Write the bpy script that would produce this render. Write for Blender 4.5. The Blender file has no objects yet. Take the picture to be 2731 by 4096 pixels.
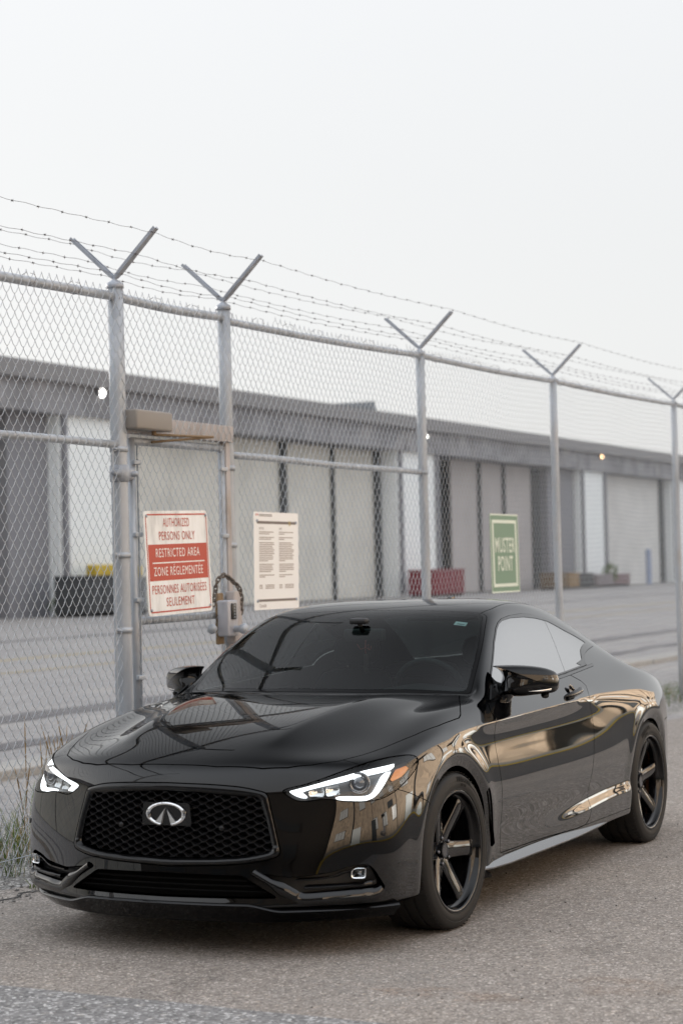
import bpy, bmesh, math, random
import numpy as np
from mathutils import Vector, Matrix, noise

random.seed(7)
rng = np.random.default_rng(7)
SC = bpy.context.scene
COL = SC.collection
PI = math.pi

# ------------------------------------------------------------------ camera
cam_data = bpy.data.cameras.new("camera")
cam = bpy.data.objects.new("camera", cam_data)
COL.objects.link(cam)
SC.camera = cam
_yaw, _pitch, _roll = math.radians(205.226), math.radians(1.605), math.radians(-1.337)
_d = Vector((math.cos(_pitch) * math.cos(_yaw), math.cos(_pitch) * math.sin(_yaw), math.sin(_pitch)))
_r = _d.cross(Vector((0, 0, 1))).normalized()
_u = _r.cross(_d)
_r2 = _r * math.cos(_roll) + _u * math.sin(_roll)
_u2 = -_r * math.sin(_roll) + _u * math.cos(_roll)
cam.matrix_world = Matrix(((_r2.x, _u2.x, -_d.x, 8.147), (_r2.y, _u2.y, -_d.y, 4.229), (_r2.z, _u2.z, -_d.z, 1.551), (0, 0, 0, 1)))
cam_data.sensor_fit = 'HORIZONTAL'
cam_data.sensor_width = 24.0
cam_data.lens = 8183.2 / 2731 * 24.0
cam_data.clip_start = 0.1
cam_data.clip_end = 3000
cam_data.dof.use_dof = True
cam_data.dof.focus_distance = 9.4
cam_data.dof.aperture_fstop = 3.2

# ------------------------------------------------------------------ sky, sun, exposure
SUN_AZ, SUN_EL = math.radians(256.0), math.radians(9.4)     # where the sun stands (from +x towards +y), its height
W = bpy.data.worlds.new("World")
SC.world = W
W.use_nodes = True
nt = W.node_tree
nt.nodes.clear()
n_out = nt.nodes.new("ShaderNodeOutputWorld")
n_bg = nt.nodes.new("ShaderNodeBackground")
n_sky = nt.nodes.new("ShaderNodeTexSky")
n_sky.sky_type = 'NISHITA'
n_sky.sun_disc = False
n_sky.sun_elevation = SUN_EL
n_sky.sun_rotation = PI / 2 - SUN_AZ
n_sky.altitude = 50
n_sky.air_density = 1.0
n_sky.dust_density = 2.0
n_sky.ozone_density = 1.0
n_hsv = nt.nodes.new("ShaderNodeHueSaturation")
n_hsv.inputs['Saturation'].default_value = 0.40
nt.links.new(n_sky.outputs[0], n_hsv.inputs['Color'])
n_haze = nt.nodes.new("ShaderNodeMix")                       # thin even overcast veil over the clear sky
n_haze.data_type = 'RGBA'
n_haze.inputs[0].default_value = 0.90
n_haze.inputs[7].default_value = (3.20, 3.27, 3.38, 1)
nt.links.new(n_hsv.outputs[0], n_haze.inputs[6])
# the veil brightens from the horizon to the zenith, as an overcast sky does
n_co = nt.nodes.new("ShaderNodeTexCoord"); n_sep = nt.nodes.new("ShaderNodeSeparateXYZ")
nt.links.new(n_co.outputs['Generated'], n_sep.inputs[0])
n_sq = nt.nodes.new("ShaderNodeMath"); n_sq.operation = 'MULTIPLY'
nt.links.new(n_sep.outputs[2], n_sq.inputs[0]); nt.links.new(n_sep.outputs[2], n_sq.inputs[1])
n_gr = nt.nodes.new("ShaderNodeMix"); n_gr.data_type = 'RGBA'
n_gr.inputs[6].default_value = (2.95, 2.965, 2.98, 1)
n_gr.inputs[7].default_value = (6.2, 6.5, 7.0, 1)
nt.links.new(n_sq.outputs[0], n_gr.inputs[0]); nt.links.new(n_gr.outputs[2], n_haze.inputs[7])
nt.links.new(n_haze.outputs[2], n_bg.inputs[0])
n_bg.inputs[1].default_value = 0.13
nt.links.new(n_bg.outputs[0], n_out.inputs[0])

sun_data = bpy.data.lights.new("sun", 'SUN')
sun_data.energy = 5.0
sun_data.angle = math.radians(2.5)
sun_data.color = (1.0, 0.92, 0.82)
sun = bpy.data.objects.new("sun", sun_data)
COL.objects.link(sun)
_sd = Vector((math.cos(SUN_EL) * math.cos(SUN_AZ), math.cos(SUN_EL) * math.sin(SUN_AZ), math.sin(SUN_EL)))
sun.rotation_euler = _sd.to_track_quat('Z', 'Y').to_euler()
sun.location = _sd * 60

SC.view_settings.view_transform = 'Standard'
SC.view_settings.look = 'None'
SC.view_settings.exposure = 1.14
SC.view_settings.gamma = 1.0
SC.render.engine = 'CYCLES'
SC.cycles.use_denoising = True
SC.cycles.max_bounces = 8
SC.cycles.diffuse_bounces = 3
SC.cycles.glossy_bounces = 4
SC.cycles.transparent_max_bounces = 16
SC.cycles.sample_clamp_indirect = 8
SC.cycles.use_light_tree = True

# ------------------------------------------------------------------ helpers
def tag(o, label=None, cat=None, group=None, kind=None):
    if label: o["label"] = label
    if cat: o["category"] = cat
    if group: o["group"] = group
    if kind: o["kind"] = kind
    return o

def empty(name, loc=(0, 0, 0), rz=0, parent=None):
    o = bpy.data.objects.new(name, None)
    o.empty_display_size = 0.1
    o.location = loc
    o.rotation_euler = (0, 0, rz)
    COL.objects.link(o)
    if parent: o.parent = parent
    return o

def link(name, me, parent=None, mat=None):
    o = bpy.data.objects.new(name, me)
    COL.objects.link(o)
    if parent: o.parent = parent
    if mat is not None and not me.materials: me.materials.append(mat)
    return o

def mesh_np(name, V, F, smooth=True, normals=None):
    """V (n,3) array, F list of tuples or an (m,3)/(m,4) array"""
    me = bpy.data.meshes.new(name)
    V = np.asarray(V, dtype=np.float64)
    F = [tuple(int(q) for q in f) for f in F] if not isinstance(F, np.ndarray) else F.tolist()
    me.from_pydata(V.tolist(), [], F)
    if smooth and len(me.polygons):
        me.polygons.foreach_set("use_smooth", np.ones(len(me.polygons), dtype=bool))
    me.update()
    if normals is not None and len(me.polygons):
        me.normals_split_custom_set_from_vertices(np.asarray(normals).tolist())
    return me

class MB:
    """collects shapes, then becomes one mesh"""
    def __init__(s):
        s.V = []; s.F = []; s.S = []; s.n = 0
    def add(s, V, F, smooth=False):
        V = np.asarray(V, float)
        s.V.append(V)
        for f in F:
            s.F.append(tuple(int(i) + s.n for i in f)); s.S.append(smooth)
        s.n += len(V)
        return s
    def box(s, lo, hi, bev=0.0, M=None):
        if bev <= 0:
            x0, y0, z0 = lo; x1, y1, z1 = hi
            V = np.array([(x, y, z) for x in (x0, x1) for y in (y0, y1) for z in (z0, z1)], float)
            F = [(0, 1, 3, 2), (4, 6, 7, 5), (0, 4, 5, 1), (2, 3, 7, 6), (0, 2, 6, 4), (1, 5, 7, 3)]
        else:
            bm = bmesh.new()
            bmesh.ops.create_cube(bm, size=1)
            sz = np.array(hi, float) - np.array(lo, float); c = (np.array(hi, float) + np.array(lo, float)) / 2
            for v in bm.verts: v.co = Vector((v.co.x * sz[0] + c[0], v.co.y * sz[1] + c[1], v.co.z * sz[2] + c[2]))
            bmesh.ops.bevel(bm, geom=list(bm.edges), offset=min(bev, min(sz) * .45), segments=2, affect='EDGES', profile=.6)
            bm.verts.index_update()
            V = np.array([v.co[:] for v in bm.verts]); F = [tuple(v.index for v in f.verts) for f in bm.faces]
            bm.free()
        if M is not None: V = V @ np.array(M.to_3x3()).T + np.array(M.translation)
        return s.add(V, F, smooth=bev > 0)
    def tube(s, pts, r, n=10, cap=True, smooth=True, flat=None):
        V, F = tube_arrays(pts, r, n, cap, flat)
        return s.add(V, F, smooth)
    def lathe(s, prof, n=24, M=None, smooth=True, close=False):
        """prof [(r,h)] spun about local z"""
        V = []; F = []
        m = len(prof)
        for k in range(n):
            a = 2 * PI * k / n
            for r, h in prof: V.append((r * math.cos(a), r * math.sin(a), h))
        for k in range(n):
            k2 = (k + 1) % n
            for i in range(m - 1 if not close else m):
                i2 = (i + 1) % m
                F.append((k * m + i, k2 * m + i, k2 * m + i2, k * m + i2))
        V = np.array(V)
        if M is not None: V = V @ np.array(M.to_3x3()).T + np.array(M.translation)
        return s.add(V, F, smooth)
    def prism(s, poly, ax, a0, a1, smooth=False):
        """2D polygon extruded along axis ax ('x','y','z') from a0 to a1"""
        n = len(poly); V = []
        for a in (a0, a1):
            for p, q in poly:
                V.append({'x': (a, p, q), 'y': (p, a, q), 'z': (p, q, a)}[ax])
        F = [tuple(range(n)), tuple(range(2 * n - 1, n - 1, -1))] + [(i, i + n, (i + 1) % n + n, (i + 1) % n) for i in range(n)]
        return s.add(V, F, smooth)
    def build(s, name, mat, parent=None, fix=True, auto=None):
        me = bpy.data.meshes.new(name)
        V = np.concatenate(s.V) if s.V else np.zeros((0, 3))
        me.from_pydata(V.tolist(), [], s.F)
        if s.S: me.polygons.foreach_set("use_smooth", np.array(s.S, dtype=bool))
        me.update()
        if fix:
            bm = bmesh.new(); bm.from_mesh(me)
            bmesh.ops.recalc_face_normals(bm, faces=bm.faces[:]); bm.to_mesh(me); bm.free()
        if auto: me.set_sharp_from_angle(angle=math.radians(auto))
        return link(name, me, parent, mat)

def tube_arrays(pts, r, n=10, cap=True, flat=None):
    P = np.asarray(pts, float); m = len(P)
    R = np.full(m, r) if np.isscalar(r) else np.asarray(r, float)
    T = np.gradient(P, axis=0); T /= np.linalg.norm(T, axis=1)[:, None] + 1e-12
    up = np.array([0, 0, 1.0]) if abs(T[0][2]) < .9 else np.array([1.0, 0, 0])
    a = np.cross(T[0], up); a /= np.linalg.norm(a)
    V = []
    for i in range(m):
        a = a - T[i] * (a @ T[i]); a /= np.linalg.norm(a) + 1e-12
        b = np.cross(T[i], a)
        for k in range(n):
            t = 2 * PI * k / n
            V.append(P[i] + R[i] * (math.cos(t) * a + math.sin(t) * b))
    F = []
    for i in range(m - 1):
        for k in range(n):
            k2 = (k + 1) % n
            F.append((i * n + k, i * n + k2, (i + 1) * n + k2, (i + 1) * n + k))
    if cap:
        F.append(tuple(range(n - 1, -1, -1))); F.append(tuple((m - 1) * n + k for k in range(n)))
    return np.array(V), F

def spline(pts, n=60, closed=False):
    """centripetal-free Catmull-Rom through pts (any dimension), n samples"""
    P = np.asarray(pts, float); m = len(P)
    if closed: Q = np.vstack([P[-1], P, P[0], P[1]])
    else: Q = np.vstack([2 * P[0] - P[1], P, 2 * P[-1] - P[-2]])
    segs = m if closed else m - 1
    out = []
    for t in np.linspace(0, segs, n, endpoint=not closed):
        i = min(int(t), segs - 1); u = t - i
        p0, p1, p2, p3 = Q[i], Q[i + 1], Q[i + 2], Q[i + 3]
        out.append(.5 * (2 * p1 + (p2 - p0) * u + (2 * p0 - 5 * p1 + 4 * p2 - p3) * u * u + (3 * p1 - p0 - 3 * p2 + p3) * u ** 3))
    return np.array(out)

def round_poly(pts, rad, n=5):
    """closed 2D polygon with rounded corners; rad scalar or per-corner"""
    P = np.asarray(pts, float); m = len(P); out = []
    rs = [rad] * m if np.isscalar(rad) else rad
    for i in range(m):
        p, a, b = P[i], P[i - 1], P[(i + 1) % m]
        la, lb = np.linalg.norm(a - p), np.linalg.norm(b - p)
        r = min(rs[i], la * .48, lb * .48)
        p0 = p + (a - p) / la * r; p1 = p + (b - p) / lb * r
        for t in np.linspace(0, 1, n): out.append((1 - t) ** 2 * p0 + 2 * t * (1 - t) * p + t * t * p1)
    return np.array(out)

def sdf(Q, poly):
    """signed distance of 2D points Q to closed polygon (negative inside)"""
    A = np.asarray(poly, float); B = np.roll(A, -1, 0)
    out = np.empty(len(Q))
    for s in range(0, len(Q), 20000):
        q = Q[s:s + 20000]
        e = B - A
        w = q[:, None, :] - A[None]
        t = np.clip((w * e[None]).sum(-1) / ((e * e).sum(-1)[None] + 1e-18), 0, 1)
        d = np.sqrt((((w - t[..., None] * e[None])) ** 2).sum(-1)).min(1)
        y0, y1 = A[None, :, 1], B[None, :, 1]; qy = q[:, 1:2]; qx = q[:, 0:1]
        cond = (y0 > qy) != (y1 > qy)
        xi = A[None, :, 0] + (qy - y0) / np.where(y1 == y0, 1e-12, y1 - y0) * e[None, :, 0]
        ins = (cond & (qx < xi)).sum(1) % 2 == 1
        out[s:s + 20000] = np.where(ins, -d, d)
    return out

# ---- triangle soup with normals: cut along an isoline
class TM:
    def __init__(s, V, N, T): s.V, s.N, s.T = V, N, T
    def compact(s):
        if len(s.T) == 0: return TM(s.V[:0], s.N[:0], s.T)
        u, inv = np.unique(s.T.ravel(), return_inverse=True)
        return TM(s.V[u], s.N[u], inv.reshape(-1, 3))
    def cut(s, val):
        """(part with val<0, part with val>0)"""
        val = np.where(np.abs(val) < 1e-7, 1e-7, val)
        neg = val[s.T] < 0; c = neg.sum(1)
        full_n = s.T[c == 3]; full_p = s.T[c == 0]
        mix = np.where((c == 1) | (c == 2))[0]
        V, N = [s.V], [s.N]; base = len(s.V)
        tn, tp = [full_n], [full_p]
        if len(mix):
            T = s.T[mix]; ng = neg[mix]; cc = c[mix]
            lone = np.where(cc == 1, ng.argmax(1), (~ng).argmax(1))
            r = np.arange(len(T))
            a, b, d = T[r, lone], T[r, (lone + 1) % 3], T[r, (lone + 2) % 3]
            E = np.concatenate([np.stack([a, b], 1), np.stack([a, d], 1)])
            Es = np.sort(E, 1)
            key, inv = np.unique(Es[:, 0].astype(np.int64) * (base + 1) + Es[:, 1], return_inverse=True)
            i0 = key // (base + 1); i1 = key % (base + 1)
            t = (val[i0] / (val[i0] - val[i1]))[:, None]
            V.append(s.V[i0] * (1 - t) + s.V[i1] * t)
            nn = s.N[i0] * (1 - t) + s.N[i1] * t
            N.append(nn / (np.linalg.norm(nn, axis=1)[:, None] + 1e-12))
            ab = base + inv[:len(T)]; ad = base + inv[len(T):]
            t1 = np.stack([a, ab, ad], 1); q1 = np.stack([ab, b, d], 1); q2 = np.stack([ab, d, ad], 1)
            m1 = cc == 1
            tn += [t1[m1], q1[~m1], q2[~m1]]; tp += [t1[~m1], q1[m1], q2[m1]]
        V = np.concatenate(V); N = np.concatenate(N)
        return TM(V, N, np.concatenate(tn)).compact(), TM(V, N, np.concatenate(tp)).compact()
    def mirror(s):
        k = np.array([1, -1, 1.0])
        return TM(s.V * k, s.N * k, s.T[:, ::-1])
    def plus(s, o):
        return TM(np.concatenate([s.V, o.V]), np.concatenate([s.N, o.N]), np.concatenate([s.T, o.T + len(s.V)]))
    def offset(s, d): return TM(s.V + s.N * d, s.N, s.T)
    def build(s, name, mat, parent=None):
        return link(name, mesh_np(name, s.V, s.T, True, s.N), parent, mat)

def normals_of(V, T):
    n = np.cross(V[T[:, 1]] - V[T[:, 0]], V[T[:, 2]] - V[T[:, 0]])
    N = np.zeros_like(V)
    for k in range(3): np.add.at(N, T[:, k], n)
    return N / (np.linalg.norm(N, axis=1)[:, None] + 1e-12)

# ---- materials
def new_mat(name):
    m = bpy.data.materials.new(name); m.use_nodes = True
    return m, m.node_tree, m.node_tree.nodes["Principled BSDF"]

def mat(name, col, rough=.5, metal=0.0, coat=0.0, spec=.5, emit=None, estr=0, coat_rough=.03, ior=1.5):
    m, t, b = new_mat(name)
    b.inputs['Base Color'].default_value = (*col, 1)
    b.inputs['Roughness'].default_value = rough
    b.inputs['Metallic'].default_value = metal
    b.inputs['Coat Weight'].default_value = coat
    b.inputs['Coat Roughness'].default_value = coat_rough
    b.inputs['Specular IOR Level'].default_value = spec
    b.inputs['IOR'].default_value = ior
    if emit:
        b.inputs['Emission Color'].default_value = (*emit, 1); b.inputs['Emission Strength'].default_value = estr
    return m

def N_(t, kind, **kw):
    n = t.nodes.new(kind)
    for k, v in kw.items():
        if k in n.inputs: n.inputs[k].default_value = v
        else: setattr(n, k, v)
    return n

def noise_tex(t, scale, detail=4, rough=.55, coord='Object', vec=None, stretch=None):
    co = t.nodes.new("ShaderNodeTexCoord") if vec is None else None
    src = co.outputs[coord] if vec is None else vec
    if stretch is not None:
        mp = t.nodes.new("ShaderNodeMapping"); mp.inputs['Scale'].default_value = stretch
        t.links.new(src, mp.inputs[0]); src = mp.outputs[0]
    n = t.nodes.new("ShaderNodeTexNoise")
    n.inputs['Scale'].default_value = scale; n.inputs['Detail'].default_value = detail; n.inputs['Roughness'].default_value = rough
    t.links.new(src, n.inputs['Vector'])
    return n

def ramp(t, fac, stops):
    r = t.nodes.new("ShaderNodeValToRGB")
    e = r.color_ramp.elements
    while len(e) < len(stops): e.new(.5)
    for el, (p, c) in zip(e, stops):
        el.position = p; el.color = (*c, 1) if len(c) == 3 else c
    t.links.new(fac, r.inputs[0])
    return r

def mixc(t, fac, a, b, mode='MIX'):
    m = t.nodes.new("ShaderNodeMix"); m.data_type = 'RGBA'; m.blend_type = mode
    for inp, v in ((m.inputs[0], fac), (m.inputs[6], a), (m.inputs[7], b)):
        if isinstance(v, bpy.types.NodeSocket): t.links.new(v, inp)
        elif isinstance(v, (int, float)): inp.default_value = v
        else: inp.default_value = (*v, 1)
    return m.outputs[2]

def text_arrays(txt, size=1.0, extrude=0.0, align='CENTER', bold=0.0, spacing=1.0, squeeze=1.0):
    cu = bpy.data.curves.new("t", 'FONT'); cu.body = txt; cu.size = size; cu.align_x = align; cu.align_y = 'CENTER'
    cu.extrude = extrude; cu.offset = bold; cu.space_character = spacing; cu.resolution_u = 3
    o = bpy.data.objects.new("t", cu); COL.objects.link(o)
    dg = bpy.context.evaluated_depsgraph_get(); dg.update()
    me = o.evaluated_get(dg).to_mesh()
    V = np.array([v.co[:] for v in me.vertices]); F = [tuple(p.vertices) for p in me.polygons]
    o.evaluated_get(dg).to_mesh_clear(); bpy.data.objects.remove(o); bpy.data.curves.remove(cu)
    V[:, 0] *= squeeze
    return V, F


# ---- reflectance as a lens with a polarising filter records it (s and p terms weighted by the plane of reflection)
def _pol_group():
    g = bpy.data.node_groups.new("polarised_fresnel", 'ShaderNodeTree')
    g.interface.new_socket("IOR", in_out='INPUT', socket_type='NodeSocketFloat').default_value = 1.5
    g.interface.new_socket("Fac", in_out='OUTPUT', socket_type='NodeSocketFloat')
    gi, go = g.nodes.new("NodeGroupInput"), g.nodes.new("NodeGroupOutput")
    geo = g.nodes.new("ShaderNodeNewGeometry")
    def val(v, n, i):
        if isinstance(v, bpy.types.NodeSocket): g.links.new(v, n.inputs[i])
        else: n.inputs[i].default_value = v
    def M(op, a, b=0.0):
        n = g.nodes.new("ShaderNodeMath"); n.operation = op; val(a, n, 0); val(b, n, 1); return n.outputs[0]
    def VM(op, a, b=None):
        n = g.nodes.new("ShaderNodeVectorMath"); n.operation = op; g.links.new(a, n.inputs[0])
        if b is not None: g.links.new(b, n.inputs[1])
        return n
    N, I, n = geo.outputs['Normal'], geo.outputs['Incoming'], gi.outputs[0]
    ci = M('ABSOLUTE', VM('DOT_PRODUCT', N, I).outputs['Value'])
    s2 = M('SUBTRACT', 1.0, M('MULTIPLY', ci, ci))
    ct = M('SQRT', M('MAXIMUM', M('SUBTRACT', 1.0, M('DIVIDE', s2, M('MULTIPLY', n, n))), 0.0))
    a = M('MULTIPLY', n, ct); rs = M('DIVIDE', M('SUBTRACT', ci, a), M('ADD', ci, a)); rs = M('MULTIPLY', rs, rs)
    b = M('MULTIPLY', n, ci); rp = M('DIVIDE', M('SUBTRACT', b, ct), M('ADD', b, ct)); rp = M('MULTIPLY', rp, rp)
    sv = VM('NORMALIZE', VM('CROSS_PRODUCT', I, N).outputs[0]).outputs[0]
    sp = g.nodes.new("ShaderNodeSeparateXYZ"); g.links.new(sv, sp.inputs[0])
    w = M('MULTIPLY', sp.outputs[2], sp.outputs[2])
    r = M('ADD', M('MULTIPLY', w, rs), M('MULTIPLY', M('SUBTRACT', 1.0, w), rp))
    un = M('MULTIPLY', M('ADD', rs, rp), 0.5)                 # the filter is turned only part of the way
    r = M('ADD', M('MULTIPLY', r, 0.9), M('MULTIPLY', un, 0.1))
    g.links.new(r, go.inputs[0])
    return g
POL = _pol_group()
def gloss_mat(name, col, rough=.0, ior=1.5, base=None, refl=(1, 1, 1), transp=None):
    """dark base under a clear glossy skin; transp = tint of a see-through pane instead of a solid base"""
    m = bpy.data.materials.new(name); m.use_nodes = True
    t = m.node_tree; t.nodes.clear()
    out = t.nodes.new("ShaderNodeOutputMaterial"); mx = t.nodes.new("ShaderNodeMixShader")
    if transp is None:
        bs = t.nodes.new("ShaderNodeBsdfDiffuse"); bs.inputs[0].default_value = (*col, 1)
    else:
        bs = t.nodes.new("ShaderNodeBsdfTransparent"); bs.inputs[0].default_value = (*transp, 1)
    gl = t.nodes.new("ShaderNodeBsdfGlossy"); gl.inputs['Roughness'].default_value = rough; gl.inputs['Color'].default_value = (*refl, 1)
    gr = t.nodes.new("ShaderNodeGroup"); gr.node_tree = POL; gr.inputs[0].default_value = ior
    t.links.new(gr.outputs[0], mx.inputs[0]); t.links.new(bs.outputs[0], mx.inputs[1]); t.links.new(gl.outputs[0], mx.inputs[2])
    t.links.new(mx.outputs[0], out.inputs[0])
    return m

# ------------------------------------------------------------------ ground
def asphalt(name, c0, c1, c2, speck=.5, scale=1.0, rough=.9, stain=.5, bump=.5):
    m, t, b = new_mat(name)
    co = t.nodes.new("ShaderNodeTexCoord").outputs['Object']
    v1 = t.nodes.new("ShaderNodeTexVoronoi"); v1.inputs['Scale'].default_value = 95 * scale; v1.inputs['Randomness'].default_value = 1
    t.links.new(co, v1.inputs['Vector'])
    v2 = t.nodes.new("ShaderNodeTexVoronoi"); v2.inputs['Scale'].default_value = 46 * scale; t.links.new(co, v2.inputs['Vector'])
    hs = t.nodes.new("ShaderNodeSeparateColor"); t.links.new(v1.outputs['Color'], hs.inputs[0])
    stones = ramp(t, hs.outputs[0], [(0, c0), (.35, c1), (.72, c1), (.9, c2), (1, tuple(min(1, q * 1.45) for q in c2))])
    hs2 = t.nodes.new("ShaderNodeSeparateColor"); t.links.new(v2.outputs['Color'], hs2.inputs[0])
    big = ramp(t, hs2.outputs[1], [(0, (.55, .55, .55)), (.5, (1, 1, 1)), (.93, (1.0, 1.0, 1.0)), (1, (1.5, 1.42, 1.32))])
    col = mixc(t, speck, c1, stones.outputs[0])
    col = mixc(t, .55, col, big.outputs[0], 'MULTIPLY')
    n1 = noise_tex(t, .55, 5, .6, vec=co); n2 = noise_tex(t, 4.0, 5, .65, vec=co)
    r1 = ramp(t, n1.outputs[0], [(.30, (.78, .78, .80)), (.55, (1, 1, 1)), (.75, (1.12, 1.08, 1.02))])
    r2 = ramp(t, n2.outputs[0], [(.30, (.80, .79, .78)), (.60, (1, 1, 1)), (.8, (1.06, 1.05, 1.04))])
    col = mixc(t, stain, col, r1.outputs[0], 'MULTIPLY'); col = mixc(t, stain, col, r2.outputs[0], 'MULTIPLY')
    t.links.new(col, b.inputs['Base Color'])
    b.inputs['Roughness'].default_value = rough; b.inputs['Specular IOR Level'].default_value = .25
    bp = t.nodes.new("ShaderNodeBump"); bp.inputs['Strength'].default_value = bump; bp.inputs['Distance'].default_value = .006
    ad = t.nodes.new("ShaderNodeMath"); ad.operation = 'MULTIPLY_ADD'; ad.inputs[1].default_value = .6
    t.links.new(v1.outputs['Distance'], ad.inputs[0]); t.links.new(n2.outputs[0], ad.inputs[2])
    t.links.new(ad.outputs[0], bp.inputs['Height']); t.links.new(bp.outputs[0], b.inputs['Normal'])
    return m

def sheet(name, xs, ys, z, m, kind="structure", fn=None, parent=None):
    nx, ny = len(xs), len(ys)
    V = [(x, y, z if fn is None else fn(x, y)) for x in xs for y in ys]
    F = [(i * ny + j, (i + 1) * ny + j, (i + 1) * ny + j + 1, i * ny + j + 1) for i in range(nx - 1) for j in range(ny - 1)]
    o = MB().add(V, F, True).build(name, m, parent, fix=False)
    if kind: o["kind"] = kind
    return o

M_LOT = asphalt("lot_asphalt", (.140, .121, .107), (.285, .255, .229), (.430, .393, .359), .8, 1.25)
M_ROAD = asphalt("road_asphalt", (.12, .118, .118), (.235, .23, .228), (.46, .455, .448), .85, .85)
M_APRON = asphalt("apron_asphalt", (.25, .238, .23), (.325, .31, .302), (.385, .37, .36), .5, .6, stain=.8)
M_CONC = asphalt("kerb_concrete", (.288, .276, .260), (.378, .363, .341), (.439, .423, .401), .35, 1.6, bump=.25)
M_DIRT = asphalt("verge_gravel", (.075, .070, .067), (.224, .217, .202), (.483, .465, .441), .95, .9, bump=1.0)

sheet("ground", [-900, -200, -60, -20, 0, 20, 60, 300], [-900, -200, -60, -20, 0, 20, 60, 300], -.004, M_APRON)
# the lot the car stands on, with a ragged edge by the fence
xs = np.concatenate([np.linspace(-80, -16, 30), np.linspace(-15.5, 4, 110), np.linspace(4.5, 30, 20)])
V, F = [], []
for i, x in enumerate(xs):
    y0 = -1.62 - .03 * (x + .5) * .5 + .06 * noise.noise((x * 2.1, 0, 0)) + .03 * noise.noise((x * 9, 3, 0))
    V += [(x, y0, -.012), (x, y0 + .012, .004), (x, 9.0, .004)]
for i in range(len(xs) - 1):
    F += [(i * 3, i * 3 + 3, i * 3 + 4, i * 3 + 1), (i * 3 + 1, i * 3 + 4, i * 3 + 5, i * 3 + 2)]
tag(MB().add(V, F, False).build("parking_lot", M_LOT), kind="structure")
# smoother road across the bottom of the view
ys = np.linspace(-1.75, 9, 120); V, F = [], []
for y in ys:
    x0 = 1.66 + .07 * (y + .3) + .012 * noise.noise((y * 3.0, 1, 0)) + .006 * noise.noise((y * 14, 2, 0))
    V += [(x0, y, .005), (x0 + .02, y, .009), (40, y, .009)]
F = [q for i in range(len(ys) - 1) for q in ((i * 3, i * 3 + 1, i * 3 + 4, i * 3 + 3), (i * 3 + 1, i * 3 + 2, i * 3 + 5, i * 3 + 4))]
tag(MB().add(V, F).build("road", M_ROAD), kind="structure")
M_STREET = asphalt("street_asphalt", (.035, .035, .037), (.07, .069, .07), (.13, .13, .128), .7, .7)
tag(MB().add([(x, y, .013) for x, y in ((2.75, -1.7), (60, -1.7), (60, 12.7), (2.75, 12.7))], [(0, 1, 2, 3)]).build("street", M_STREET), kind="structure")
tag(MB().add([(x, y, .013) for x, y in ((-80, 3.7), (2.75, 3.7), (2.75, 12.7), (-80, 12.7))], [(0, 1, 2, 3)]).build("street", M_STREET), kind="structure")
# gravel verge under the fence (gently uneven)
def verge_z(x, y): return .002 + .022 * noise.noise((x * 1.3, y * 2.2, 0)) * max(0, 1 - abs(y + 2.25) / .75) + .008 * noise.noise((x * 7, y * 7, 4))
sheet("verge", np.linspace(-30, 6, 260), np.linspace(-3.3, -1.60, 16), 0, M_DIRT, fn=lambda x, y: verge_z(x, y) - (.02 if y > -1.65 or y < -3.25 else 0))
# concrete kerb strip beyond the fence and its slabs
for k, x0 in enumerate(np.arange(-34, 6, 2.4)):
    yk = -4.80 + .012 * math.sin(k * 2.1)
    o = MB().box((x0 + .008, yk - .48, -.06), (x0 + 2.392, yk, .07 + .006 * math.sin(k * 1.7)), .012).build("kerb_slab", M_CONC)
    if k == 0:
        kerb = empty("kerb"); kerb["kind"] = "structure"
    o.parent = kerb
# darker repair bands and faded yellow lines on the apron
M_TARBAND = asphalt("tar_band", (.101, .097, .097), (.169, .161, .164), (.236, .228, .228), .5, .7, stain=.8)
M_YLINE = mat("faded_yellow", (.34, .27, .14), .8)
def band(name, y0, y1, x0, x1, z, m, amp):
    xs = np.linspace(x0, x1, 120); V = []
    for x in xs: V += [(x, y0 + amp * noise.noise((x * .9, y0, 0)), z), (x, y1 + amp * noise.noise((x * .8, y1 + 9, 0)), z)]
    o = MB().add(V, [(i * 2, i * 2 + 2, i * 2 + 3, i * 2 + 1) for i in range(119)]).build(name, m); o["kind"] = "structure"
    return o
band("tar_seam", -9.0, -8.35, -40, 8, .001, M_TARBAND, .16)
band("tar_seam", -6.75, -6.35, -40, 8, .001, M_TARBAND, .2)
band("tar_seam", -24.3, -23.6, -120, 0, .001, M_TARBAND, .4)
band("painted_line", -14.9, -14.72, -60, 0, .0015, M_YLINE, .02)
band("painted_line", -17.9, -17.6, -90, 0, .0015, M_YLINE, .02)
# crack beside the nose of the car
pts = [(-.9 + .05 * i, -1.47 + .10 * noise.noise((i * .35, 0, 0)) + .05 * i * .0) for i in range(46)]
V = []
for i, (x, y) in enumerate(pts):
    w_ = .012 + .010 * abs(noise.noise((i * .8, 5, 0)))
    V += [(x, y - w_, .006), (x, y + w_, .006)]
tag(MB().add(V, [(i * 2, i * 2 + 2, i * 2 + 3, i * 2 + 1) for i in range(45)]).build("pavement_crack", mat("crack_dirt", (.03, .028, .026), .95)), kind="structure")
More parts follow.
